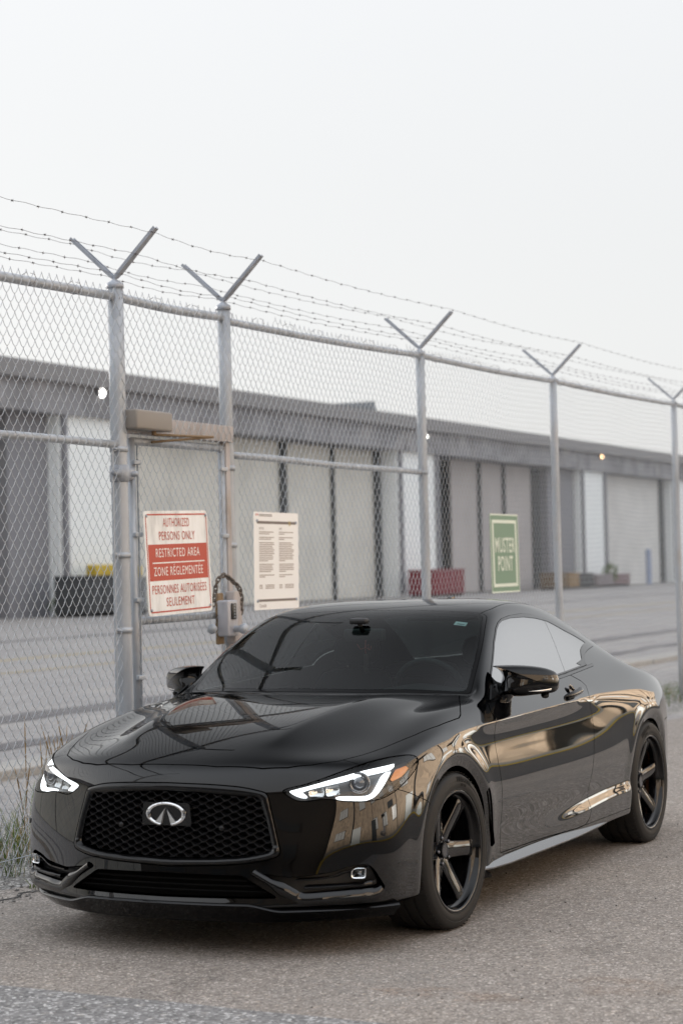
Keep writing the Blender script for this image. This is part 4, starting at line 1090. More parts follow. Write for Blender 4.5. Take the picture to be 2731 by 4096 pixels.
def body_cage():
    V, idx, F = [], {}, []
    def put(key, co):
        idx[key] = len(V); V.append(co)
    sx = SIDE_X[1:-1]
    for j in range(10):
        yz = interp_row(SIDE[j], sx)
        for i, x in enumerate(sx): put(('s', i + 1, j), (x, yz[0][i], yz[1][i]))
    for j in range(9): put(('s', 0, j), (FX[j][0], FY[j][0], FZ[j][0]))
    put(('s', 0, 9), CORNER_TOP)
    for j in range(9): put(('s', 21, j), (RX[j] + RDX[0], RY[0] - (.05 if j == 0 else .02 if j == 1 else 0) - (.02 if j == 8 else 0), RZ[j]))
    put(('s', 21, 9), (-3.50, .765, .84))
    for i in range(22):
        idx[('t', i, 0)] = idx[('s', i, 9)]
        for k in range(1, 7): put(('t', i, k), TOP[i][k - 1])
    for j in range(9):
        idx[('f', j, 0)] = idx[('s', 0, j)]
        for k in range(1, 7): put(('f', j, k), (FX[j][k], FY[j][k], FZ[j][k]))
        idx[('r', j, 0)] = idx[('s', 21, j)]
        for k in range(1, 7): put(('r', j, k), (RX[j] + RDX[k], RY[k] * (1 - (.06 if j == 0 else 0)), RZ[j]))
    for k in range(7):
        idx[('f', 9, k)] = idx[('t', 0, k)]; idx[('r', 9, k)] = idx[('t', 21, k)]
    q = lambda a, b, c, d: F.append((idx[a], idx[b], idx[c], idx[d]))
    for i in range(21):
        for j in range(9): q(('s', i, j), ('s', i, j + 1), ('s', i + 1, j + 1), ('s', i + 1, j))
        for k in range(6): q(('t', i, k), ('t', i, k + 1), ('t', i + 1, k + 1), ('t', i + 1, k))
    for j in range(9):
        for k in range(6):
            q(('f', j, k), ('f', j, k + 1), ('f', j + 1, k + 1), ('f', j + 1, k))
            q(('r', j, k), ('r', j + 1, k), ('r', j + 1, k + 1), ('r', j, k + 1))
    V = np.array(V); n = len(V)
    # mirror
    mid = np.abs(V[:, 1]) < 1e-9
    mp = np.arange(n); nv = []
    for i in range(n):
        if not mid[i]:
            mp[i] = n + len(nv); nv.append(V[i] * (1, -1, 1))
    F2 = [tuple(mp[i] for i in f[::-1]) for f in F]
    crease = {}
    def cr(a, b, w):
        for m in (lambda i: i, lambda i: mp[i]): crease[tuple(sorted((int(m(idx[a])), int(m(idx[b])))))] = w
    for k in range(2, 6): cr(('t', 8, k), ('t', 8, k + 1), .9)          # cowl
    for i in range(4, 14): cr(('s', i, 8), ('s', i + 1, 8), .55 if 5 < i < 13 else .3)     # shoulder line
    for i in range(1, 8): cr(('t', i, 4), ('t', i + 1, 4), .42)             # bonnet shoulder
    for i in range(0, 21): cr(('s', i, 1), ('s', i + 1, 1), .5)
    for k in range(6): cr(('t', 21, k), ('t', 21, k + 1), .55)           # deck lip
    for k in range(6): cr(('f', 1, k), ('f', 1, k + 1), .5)
    return np.vstack([V, np.array(nv)]), F + F2, crease

def subdivide(V, F, crease, level):
    me = bpy.data.meshes.new("tmp")
    me.from_pydata(np.asarray(V).tolist(), [], [tuple(int(i) for i in f) for f in F])
    me.update()
    if crease:
        at = me.attributes.new("crease_edge", 'FLOAT', 'EDGE')
        vals = np.zeros(len(me.edges))
        for e in me.edges: vals[e.index] = crease.get(tuple(sorted(e.vertices)), 0)
        at.data.foreach_set("value", vals)
    o = bpy.data.objects.new("tmp", me); COL.objects.link(o)
    md = o.modifiers.new("s", 'SUBSURF'); md.levels = md.render_levels = level; md.subdivision_type = 'CATMULL_CLARK'
    md.use_limit_surface = True
    dg = bpy.context.evaluated_depsgraph_get(); dg.update()
    ev = o.evaluated_get(dg); m2 = ev.to_mesh()
    n = len(m2.vertices); A = np.empty(n * 3); m2.vertices.foreach_get("co", A); A = A.reshape(-1, 3)
    q = np.empty(len(m2.loops), dtype=np.int64); m2.loops.foreach_get("vertex_index", q); q = q.reshape(-1, 4)
    ev.to_mesh_clear(); bpy.data.objects.remove(o); bpy.data.meshes.remove(me)
    return A, np.concatenate([q[:, [0, 1, 2]], q[:, [0, 2, 3]]])

FRONT_AXLE, REAR_AXLE, WHEEL_Z = 0.0, -2.85, .335
ARCH_F, ARCH_R = .362, .352

def sstep(t):
    t = np.clip(t, 0, 1); return t * t * (3 - 2 * t)

def body_surface(level=4):
    V, F, cr = body_cage()
    A, T = subdivide(V, F, cr, level)
    T = T[:, ::-1]
    # wheel-arch lips: a band that turns inward towards the opening
    for ax, r in ((FRONT_AXLE, ARCH_F), (REAR_AXLE, ARCH_R)):
        d = np.hypot(A[:, 0] - ax, A[:, 2] - WHEEL_Z) - r
        side = np.abs(A[:, 1]) > .7
        lip = -.013 * np.clip(1 - d / .048, 0, 1.3) + .006 * np.exp(-((d - .06) / .05) ** 2)
        A[:, 1] += np.where(side & (d < .3) & (A[:, 2] > .12), np.sign(A[:, 1]) * lip, 0)
    # lower door: surface kicks out towards the rear wheel
    fx = sstep((-.95 - A[:, 0]) / .85) * sstep((A[:, 0] + 2.62) / .25)
    zr = .345 + .055 * sstep((-1.0 - A[:, 0]) / 1.3)
    A[:, 1] += np.where(np.abs(A[:, 1]) > .7, np.sign(A[:, 1]) * .024 * fx * sstep((zr - A[:, 2]) / .085), 0)
    # doors: hollow under the shoulder line
    fd = sstep((.05 - A[:, 0]) / .5) * sstep((A[:, 0] + 2.15) / .5)
    A[:, 1] -= np.where(np.abs(A[:, 1]) > .7, np.sign(A[:, 1]) * .0 * fd * np.exp(-((A[:, 2] - .825) / .020) ** 2), 0)
    # keep the half y>=0
    keep = (A[T][:, :, 1] > -1e-6).all(1)
    N = normals_of(A, T)
    H = TM(A, N, T[keep]).compact()
    m = np.abs(H.V[:, 1]) < 1e-5
    H.V[m, 1] = 0; H.N[m, 1] = 0
    H.N /= np.linalg.norm(H.N, axis=1)[:, None]
    return H

# ------------------------------------------------------------------ the car
def boundary_rim(tm, depth, direction=None, keep=None):
    """wall from the open edge of a cut sheet inward"""
    E = np.concatenate([tm.T[:, [0, 1]], tm.T[:, [1, 2]], tm.T[:, [2, 0]]])
    key = np.sort(E, 1); u, inv, cnt = np.unique(key, axis=0, return_inverse=True, return_counts=True)
    b = E[cnt[inv.ravel()] == 1]
    if keep is not None: b = b[keep(tm.V[b].mean(1))]
    A, B = tm.V[b[:, 0]], tm.V[b[:, 1]]
    dA = -tm.N[b[:, 0]] * depth if direction is None else np.tile(np.array(direction) * depth, (len(b), 1))
    dB = -tm.N[b[:, 1]] * depth if direction is None else dA
    n = len(b)
    V = np.concatenate([A, B, B + dB, A + dA])
    r = np.arange(n)
    T = np.concatenate([np.stack([r, r + 3 * n, r + 2 * n], 1), np.stack([r, r + 2 * n, r + n], 1)])
    fn = np.cross(B - A, -dA); fn = -fn / (np.linalg.norm(fn, axis=1)[:, None] + 1e-12)
    return TM(V, np.concatenate([fn] * 4), T)

# ---- materials
M_PAINT = gloss_mat("black_paint", (.0008, .0009, .0012), .008, 1.60)
M_GLOSSBLK = gloss_mat("gloss_black", (.003, .003, .0034), .05, 1.5)
M_SKIRT = gloss_mat("skirt_gloss", (.004, .004, .005), .08, 4.0)
M_HOUSING = mat("lamp_housing", (.05, .05, .052), .35, metal=.4)
M_SATIN = mat("satin_black", (.010, .010, .011), .32, spec=.45)
M_PLASTIC = mat("black_plastic", (.012, .012, .013), .55, spec=.35)
M_LINER = mat("liner_black", (.004, .004, .004), .9, spec=.1)
M_RUBBER = mat("tyre_rubber", (.018, .0175, .017), .6, spec=.3)
M_LETTER = mat("tyre_letter", (.007, .007, .007), .75, spec=.2)
M_WHEEL = gloss_mat("wheel_black", (.003, .003, .0036), .06, 1.5)
M_CHROME = mat("chrome", (.86, .87, .88), .06, metal=1)
M_DARKCHROME = mat("dark_chrome", (.22, .22, .23), .14, metal=1)
M_STEEL = mat("brake_steel", (.18, .17, .165), .38, metal=1)
M_CALIPER = mat("caliper_glint", (.42, .15, .03), .4)  # orange stands in for a warm reflection behind the spokes
M_DRL = mat("daytime_lamp", (.9, .92, .95), .3, emit=(.93, .97, 1.0), estr=1.1)
M_AMBER = mat("amber_reflector", (.62, .20, .05), .22, spec=.6)
M_RED = mat("tail_red", (.28, .012, .012), .12, spec=.5)
M_INT = mat("cabin_black", (.012, .012, .013), .7, spec=.25)
M_LEATHER = mat("leather_grey", (.03, .03, .032), .5, spec=.35)
M_STICKER = mat("sticker", (.75, .9, .92), .6)
M_WHITE = mat("white_print", (.75, .75, .72), .6)
M_RIBBON = mat("ribbon", (.45, .10, .09), .7)

M_WS = gloss_mat("windscreen_glass", (0, 0, 0), 0, 1.8, transp=(.36, .44, .43))
M_TINT = gloss_mat("tinted_glass", (0, 0, 0), 0, 5.0, transp=(.05, .055, .056))
M_LENS = gloss_mat("lamp_lens", (0, 0, 0), 0, 1.45, transp=(.92, .94, .94))

car = empty("parked_car")
tag(car, "glossy black two-door coupe parked alongside the chain-link fence with its headlamps lit", "car")

H = body_surface(4)
def XZ(m): return m.V[:, [0, 2]]
def YZ(m): return m.V[:, [1, 2]]
def XY(m): return m.V[:, [0, 1]]
def PZ(m): return np.stack([.9 * np.arctan2(m.V[:, 1], m.V[:, 0]), m.V[:, 2]], 1)
def pz(lst): return np.array([(.9 * math.radians(a), z) for a, z in lst])
def sym(lst):
    """half outline given from the centreline out and back: (x,y) pairs with y>=0 -> full closed polygon"""
    P = np.array(lst, float); return np.vstack([P, P[::-1] * (1, -1)])

def take(m, val, gap=.0035):
    """cut region val<0 out of m -> (region, rest), leaving a gap"""
    a, _ = m.cut(val + gap / 2)
    val2 = val - gap / 2
    _, b = m.cut(val2)
    return a, b
only = lambda cond, v: np.where(cond, v, np.abs(v) + .02)

LAMP = spline(pz([(31.0, .669), (36, .689), (40, .708), (43.7, .728), (48.5, .750), (53.6, .767), (59.8, .777), (65, .779), (67.9, .772), (68.9, .752), (67.4, .728), (64.2, .698), (60.6, .670),
        (57.3, .646), (54.5, .630), (52, .620), (49, .6165), (45, .621), (42.2, .629), (40, .630), (37, .625), (34.5, .626), (32.2, .645)]), 110, True)
GR_IN = round_poly(sym([(0, .664), (.154, .660), (.302, .649), (.388, .640), (.406, .622), (.432, .54), (.452, .448), (.442, .425), (.35, .409), (.19, .399), (0, .394)])[:, [0, 1]] * (1, 1), .0)
def sym_y(lst):
    P = np.array(lst, float); return np.vstack([P, (P[::-1] * (-1, 1))[1:-1]])
GR_IN = round_poly(sym_y([(0, .664), (.154, .660), (.302, .650), (.395, .641), (.432, .54), (.455, .432), (.35, .409), (.19, .399), (0, .394)]), [0.02, .05, .05, .014, .05, .022, .05, .05, .02] + [.05, .05, .022, .05, .014, .05, .05])
GR_OUT = round_poly(sym_y([(0, .698), (.20, .694), (.33, .684), (.425, .660), (.455, .55), (.490, .412), (.40, .387), (.27, .374), (0, .363)]), [0.02, .05, .05, .02, .05, .03, .05, .05, .02] + [.05, .05, .03, .05, .02, .05, .05])

# wheel arches
for ax, r in ((FRONT_AXLE, ARCH_F), (REAR_AXLE, ARCH_R)):
    d = np.hypot(H.V[:, 0] - ax, H.V[:, 2] - WHEEL_Z) - r
    _, H = H.cut(d)
ARCH_RIM = boundary_rim(H, .05, (0, -1, 0), keep=lambda c: (np.minimum(np.abs(np.hypot(c[:, 0], c[:, 2] - WHEEL_Z) - ARCH_F), np.abs(np.hypot(c[:, 0] - REAR_AXLE, c[:, 2] - WHEEL_Z) - ARCH_R)) < .004))

REST = H
lamp_v = lambda m: only((m.V[:, 0] > .2) & (m.V[:, 1] > .3), sdf(PZ(m), LAMP))
LENS, REST = take(REST, lamp_v(REST), .004)
bez, REST = take(REST, only(REST.V[:, 0] > .6, sdf(YZ(REST), GR_OUT)), .005)
BEZ_IN, BEZ = bez.cut(sdf(YZ(bez), GR_IN))
# fog recess
FOG = round_poly([(.395, .346), (.53, .326), (.672, .342), (.72, .361), (.792, .372), (.815, .345), (.832, .300), (.842, .268), (.812, .243), (.70, .237), (.556, .230), (.530, .262)], [.01, .02, .03, .03, .02, .02, .02, .025, .02, .02, .02, .02])
FOGP, REST = take(REST, only(REST.V[:, 0] > .5, sdf(YZ(REST), FOG)), .002)
INTAKE = round_poly(sym_y([(0, .336), (.34, .334), (.485, .247), (0, .243)]), [.01, .02, .02, .01, .02, .02])
INTP, REST = take(REST, only(REST.V[:, 0] > .6, sdf(YZ(REST), INTAKE)), .002)
# glass
WS = round_poly(np.array([(-.462, 0), (-.477, .25), (-.535, .50), (-.612, .715), (-.88, .672), (-1.192, .582), (-1.183, .40), (-1.178, 0), (-1.183, -.40), (-1.192, -.582), (-.88, -.672), (-.612, -.715), (-.535, -.50), (-.477, -.25)]),
                [.05, .05, .05, .03, .2, .04, .05, .05, .05, .04, .2, .03, .05, .05])
WSM = round_poly(np.array([(-.44, 0), (-.455, .25), (-.515, .51), (-.606, .737), (-.88, .692), (-1.204, .598), (-1.192, .40), (-1.187, 0), (-1.192, -.40), (-1.204, -.598), (-.88, -.692), (-.606, -.737), (-.515, -.51), (-.455, -.25)]),
                [.05, .05, .05, .02, .2, .04, .05, .05, .05, .04, .2, .02, .05, .05])
up = lambda m: (m.V[:, 2] > .93) & (m.V[:, 0] < -.38) & (m.V[:, 0] > -1.5) & (m.N[:, 2] > .2)
wsm, REST = take(REST, only(up(REST), sdf(XY(REST), WSM)), .003)
WSG, WSTRIM = take(wsm, sdf(XY(wsm), WS), .0015)
RG = round_poly(np.array([(-2.36, 0), (-2.35, .30), (-2.33, .485), (-2.70, .53), (-3.0, .575), (-3.09, .40), (-3.12, 0), (-3.09, -.40), (-3.0, -.575), (-2.70, -.53), (-2.33, -.485), (-2.35, -.30)]), .04)
RGG, REST = take(REST, only((REST.V[:, 2] > .95) & (REST.V[:, 0] < -2.2), sdf(XY(REST), RG)), .004)
DLO = np.array([(-.615, .943), (-.767, 1.030), (-1.013, 1.187), (-1.13, 1.247), (-1.20, 1.273), (-1.277, 1.290), (-1.411, 1.302), (-1.594, 1.306), (-1.75, 1.297), (-1.90, 1.277), (-2.06, 1.240), (-2.22, 1.195), (-2.36, 1.145), (-2.43, 1.110), (-2.41, 1.104), (-2.27, 1.092), (-2.17, 1.072), (-2.12, 1.045), (-2.105, 1.020), (-1.779, 1.001), (-1.596, .992), (-1.1, .969), (-.70, .948)])
DLO = np.vstack([DLO[:-9], spline(DLO[-9:-4], 16), DLO[-4:]])
sidecond = lambda m: (m.V[:, 1] > .45) & (m.V[:, 2] > .9)
dlo, REST = take(REST, only(sidecond(REST), sdf(XZ(REST), DLO)), .002)
# mouldings round the side glass: a band inside the opening, wider along the rear top edge
dv = sdf(XZ(dlo), DLO)
bandw = .008 + .012 * sstep((-1.15 - dlo.V[:, 0]) / .6) * (dlo.V[:, 2] > 1.03) + .012 * sstep((-1.9 - dlo.V[:, 0]) / .2) * (dlo.V[:, 2] > 1.03)
GLASS, MOULD = dlo.cut(dv + bandw)
lx = lambda z: -1.735 - (z - 1.0) * .50
DGL, QGL = take(GLASS, (lx(GLASS.V[:, 2]) - GLASS.V[:, 0]), .004)
# bright strip under the glass
BELT = np.array([(-.60, .940), (-.70, .945), (-1.1, .966), (-1.596, .989), (-1.779, .998), (-2.10, 1.017), (-2.20, 1.022), (-2.215, 1.010), (-2.10, 1.003), (-1.779, .984), (-1.596, .975), (-1.1, .952), (-.70, .931), (-.60, .926)])
belt, REST = take(REST, only(sidecond(REST), sdf(XZ(REST), BELT)), .0015)
# hood
HOOD_H = [(.843, 0), (.838, .2), (.802, .39), (.765, .485), (.71, .572), (.63, .65), (.52, .706), (.407, .746), (.20, .802), (.02, .834), (-.10, .840), (-.20, .842), (-.245, .832), (-.39, .772), (-.560, .700), (-.545, .62), (-.49, .48), (-.43, .25), (-.412, 0)]
HOODP = sym(HOOD_H)
HOODP = np.vstack([np.array(HOOD_H), (np.array(HOOD_H)[::-1] * (1, -1))[1:-1]])
hood, REST = take(REST, only((REST.V[:, 2] > .7) & (REST.V[:, 0] > -.6), sdf(XY(REST), HOODP)), .005)
# bumper, door, roof, boot ...
BUMP = np.array([(1.3, 0), (1.3, 1.1), (.612, 1.1), (.612, .66), (.528, .652), (.455, .629), (.37, .597), (.2, .53), (.2, 0)])
bumper, REST = take(REST, only(REST.V[:, 0] > .1, sdf(XZ(REST), BUMP)), .0035)
DOOR = np.array([(-.585, .929), (-.543, .896), (-.516, .851), (-.500, .765), (-.506, .669), (-.521, .573), (-.537, .444), (-.553, .262), (-.565, .250), (-1.193, .243), (-1.60, .234), (-1.70, .238), (-1.755, .258), (-1.778, .299), (-1.778, .40), (-1.811, .488), (-1.865, .648), (-1.888, .70), (-1.882, .779), (-1.868, .841), (-1.885, .885), (-1.917, .925), (-1.885, .950), (-1.79, .983), (-1.76, .990), (-1.4, .980), (-.9, .960), (-.62, .955)])
door, REST = take(REST, only((REST.V[:, 1] > .45), sdf(XZ(REST), DOOR)), .0045)
ROOF = round_poly(np.array([(-1.17, 0), (-1.18, .56), (-1.31, .578), (-1.54, .560), (-2.0, .555), (-2.33, .53), (-2.34, 0), (-2.33, -.53), (-2.0, -.555), (-1.54, -.56), (-1.31, -.578), (-1.18, -.56)]), .03)
roof, REST = take(REST, only(REST.V[:, 2] > 1.2, sdf(XY(REST), ROOF)), .004)
TAIL = np.array([(.34, .80), (.55, .795), (.80, .76), (.80, .69), (.60, .70), (.34, .73)])
tail, REST = take(REST, only(REST.V[:, 0] < -3.42, sdf(YZ(REST), TAIL)), .003)
BOOT = np.array([(-3.0, -.585), (-3.10, -.41), (-3.135, 0), (-3.10, .41), (-3.0, .585), (-3.05, .66), (-3.25, .70), (-3.45, .69), (-3.9, .62), (-3.9, -.62), (-3.45, -.69), (-3.25, -.70), (-3.05, -.66)])
boot, REST = take(REST, only((REST.V[:, 2] > .66) & (REST.V[:, 0] < -2.9), sdf(XY(REST), BOOT)), .004)
rbump, REST = take(REST, only(REST.V[:, 0] < -3.1, np.maximum(REST.V[:, 2] - .655, REST.V[:, 0] + 3.17)), .004)
fender, REST = take(REST, only(REST.V[:, 0] > -.8, -(REST.V[:, 0] + .60) + 10 * np.maximum(REST.V[:, 2] - .945, 0) - 0 * REST.V[:, 2]), .003)
VENT = round_poly([(-.328, .552), (-.350, .572), (-.366, .552), (-.394, .470), (-.440, .362), (-.476, .304), (-.43, .296), (-.410, .300), (-.398, .36), (-.368, .462), (-.336, .535)], .006)
BLADE = np.array([(-.342, .566), (-.352, .574), (-.368, .552), (-.396, .470), (-.442, .362), (-.480, .300), (-.462, .298), (-.428, .358), (-.382, .468), (-.352, .545)])
VENTP, fender = take(fender, only(fender.V[:, 1] > .6, sdf(XZ(fender), VENT)), .001)
sill, side = take(REST, only(REST.V[:, 1] > .3, REST.V[:, 2] - .237), .003)

def both(tm, name, m, parent=None, liner=True):
    """two objects, one on each side"""
    return tm.build(name, m, parent or car), tm.mirror().build(name, m, parent or car)
def whole(tm, name, m, parent=None): return tm.plus(tm.mirror()).build(name, m, parent or car)

hood_o = whole(hood, "hood", M_PAINT)
bump_o = whole(bumper, "front_bumper", M_PAINT)
roof_o = whole(roof, "roof", M_PAINT)
whole(boot, "boot_lid", M_PAINT); whole(rbump, "rear_bumper", M_PAINT)
both(fender, "front_fender", M_PAINT)
doors = both(door, "door", M_PAINT)
both(side, "rear_quarter_panel", M_PAINT)
both(sill, "side_sill", M_PAINT)
both(ARCH_RIM, "wheel_arch_edge", M_PAINT)
whole(WSG, "windshield", M_WS); whole(WSTRIM, "windshield_trim", M_GLOSSBLK)
whole(RGG, "rear_window", M_TINT)
for s_, d_ in zip((1, -1), doors):
    (DGL if s_ > 0 else DGL.mirror()).build("door_window", M_TINT, d_)
both(QGL, "quarter_window", M_TINT)
DIV, _ = GLASS.offset(-.004).cut(np.abs(lx(GLASS.V[:, 2]) - GLASS.V[:, 0]) - .012)
both(DIV, "window_divider", M_LINER)
both(MOULD.offset(.002), "window_moulding", M_GLOSSBLK)
both(belt.offset(.003), "belt_strip", M_GLOSSBLK)
both(tail, "tail_lamp", M_RED)
# black liner under every painted panel
lin = None
for p_ in (hood, bumper, roof, boot, rbump, fender, door, side, sill, belt, MOULD):
    lin = p_ if lin is None else lin.plus(p_)
# the liner is the uncut body without the openings, set inward
L = H
for v in (lambda m: lamp_v(m) - .0, lambda m: only(m.V[:, 0] > .6, sdf(YZ(m), GR_OUT)), lambda m: only(m.V[:, 0] > .5, sdf(YZ(m), FOG)), lambda m: only(m.V[:, 0] > .6, sdf(YZ(m), INTAKE)),
          lambda m: only(up(m), sdf(XY(m), WS) + .010), lambda m: only((m.V[:, 2] > .95) & (m.V[:, 0] < -2.2), sdf(XY(m), RG) + .012), lambda m: only(sidecond(m), sdf(XZ(m), DLO) + .012)):
    _, L = L.cut(v(L))
whole(L.offset(-.014), "inner_shell", M_LINER)

# ---- front: grille
grille = empty("grille", (0, 0, 0), 0, car)
din = np.abs(sdf(YZ(BEZ), GR_IN)); dout = np.abs(sdf(YZ(BEZ), GR_OUT)); tt = din / (din + dout + 1e-9)
BV = BEZ.V + BEZ.N * ((.004 + .004 * (BEZ.V[:, 2] < .45)) * np.sin(PI * np.clip(tt * 1.05, 0, 1)) ** .8 - .010 * (1 - tt) ** 3)[:, None]
BZ = TM(BV, normals_of(BV, BEZ.T), BEZ.T)
m_ = np.abs(BZ.V[:, 1]) < 1e-5; BZ.N[m_, 1] = 0
whole(BZ, "grille_frame", M_GLOSSBLK, grille)
whole(boundary_rim(BZ, .05, (-1, 0, 0), keep=lambda c: (np.abs(sdf(c[:, [1, 2]], GR_IN)) < .003) & (c[:, 1] > 1e-4)), "grille_frame_edge", M_GLOSSBLK, grille)
xf = lambda y: .905 - .055 * (abs(y) / .45) ** 2.2
def prof_x(y): return xf(y) - .030
NROW, PER = 19, .068
for r in range(NROW):
    z0 = .393 + .0152 * r
    pts = []
    for y in np.linspace(-.46, .46, 230):
        z = z0 + (.0056) * math.sin(2 * PI * y / PER + PI * r)
        pts.append((prof_x(y), y, z))
    pts = np.array(pts)
    ok = sdf(pts[:, 1:], GR_IN) < .004
    if ok.sum() < 8: continue
    pts = pts[ok]
    # a ribbon that twists: broad where the wave dips, thin where it crests
    ph = np.sin(2 * PI * pts[:, 1] / PER + PI * r)
    dep = .0085 - .0035 * ph; half = .0017 + .0011 * np.clip(-ph, 0, 1)
    tilt = .0035 * (-ph)
    n = len(pts)
    a = pts + np.stack([dep, 0 * ph, half - tilt], 1); b = pts + np.stack([dep, 0 * ph, -half - tilt], 1)
    c = pts + np.stack([-.012 + 0 * ph, 0 * ph, -half + .002], 1); d = pts + np.stack([-.012 + 0 * ph, 0 * ph, half + .002], 1)
    V = np.concatenate([a, b, c, d]); F = []
    for i in range(n - 1):
        for s0, s1 in ((0, 1), (1, 2), (2, 3), (3, 0)):
            F.append((s0 * n + i, s1 * n + i, s1 * n + i + 1, s0 * n + i + 1))
    MB().add(V, F, True).build("grille_bar", M_SATIN, grille, auto=40)
ybk = np.linspace(-.47, .47, 24)
MB().add([(prof_x(y) - .06, y, z) for z in (.37, .69) for y in ybk], [(i, i + 1, i + 25, i + 24) for i in range(23)]).build("grille_backing", M_LINER, grille)
# sensors in the grille and on the bumper corner
for y in (-.235, .235): MB().lathe([(0, .006), (.007, .006), (.0085, .004), (.0105, .004), (.011, 0), (.011, -.03)], 20, Matrix.Translation((xf(y) - .018, y, .517)) @ Matrix.Rotation(PI / 2, 4, 'Y')).build("parking_sensor", M_SATIN, grille)
for s_ in (1, -1):
    nrm = Vector((.74, s_ * .67, -.05)).normalized()
    MB().lathe([(0, .002), (.0075, .002), (.009, .0005), (.0105, .0022), (.0115, 0), (.0115, -.01)], 20, Matrix.Translation((.637, s_ * .842, .487)) @ nrm.to_track_quat('Z', 'Y').to_matrix().to_4x4()).build("parking_sensor", M_SATIN, car)
# badge: plate, oval ring and the two converging strokes
badge = empty("badge", (0, 0, 0), 0, car)
pl = round_poly([(-.116, .526), (.116, .526), (.108, .618), (-.108, .618)], .012)
MB().prism([tuple(p) for p in pl], 'x', .880, .9065).build("badge_plate", M_GLOSSBLK, badge, auto=30)
def ell(t, a, b): return (a * math.cos(t), .5725 + b * math.sin(t))
ring = []
V, F = [], []
nn = 96
t0 = -PI / 2 + .30; t1 = 1.5 * PI - .30
ts = np.linspace(t0, t1, nn)
for t in ts:
    bulge = 1.0
    yo, zo = ell(t, .0935, .0490); yi, zi = ell(t, .0735, .0375)
    ym, zm = (yo + yi) / 2, (zo + zi) / 2
    V += [(.9075, yo, zo), (.9135, yo * .985, .5725 + (zo - .5725) * .985), (.9165, ym, zm), (.9135, yi * 1.015, .5725 + (zi - .5725) * 1.015), (.9075, yi, zi)]
for i in range(nn - 1):
    for k in range(4): F.append((i * 5 + k, i * 5 + k + 1, (i + 1) * 5 + k + 1, (i + 1) * 5 + k))
F += [(0, 1, 2, 3, 4), tuple((nn - 1) * 5 + k for k in (4, 3, 2, 1, 0))]
mb = MB().add(V, F)
for s_ in (1, -1):      # strokes: from the ring's foot up to the point
    A = [(0, .5985), (s_ * .0275, .5275), (s_ * .060, .5365), (s_ * .052, .5425)]
    A = [(s_ * .0005, .600), (s_ * .0225, .5245), (s_ * .057, .5335), (s_ * .043, .5480)]
    c = np.mean(A, 0)
    vv = [(.9075, y, z) for y, z in A] + [(.9150, c[0] + (y - c[0]) * .8, c[1] + (z - c[1]) * .8) for y, z in A]
    mb.add(vv, [(4, 5, 6, 7), (0, 1, 5, 4), (1, 2, 6, 5), (2, 3, 7, 6), (3, 0, 4, 7)])
mb.build("badge_emblem", M_CHROME, badge, auto=35)

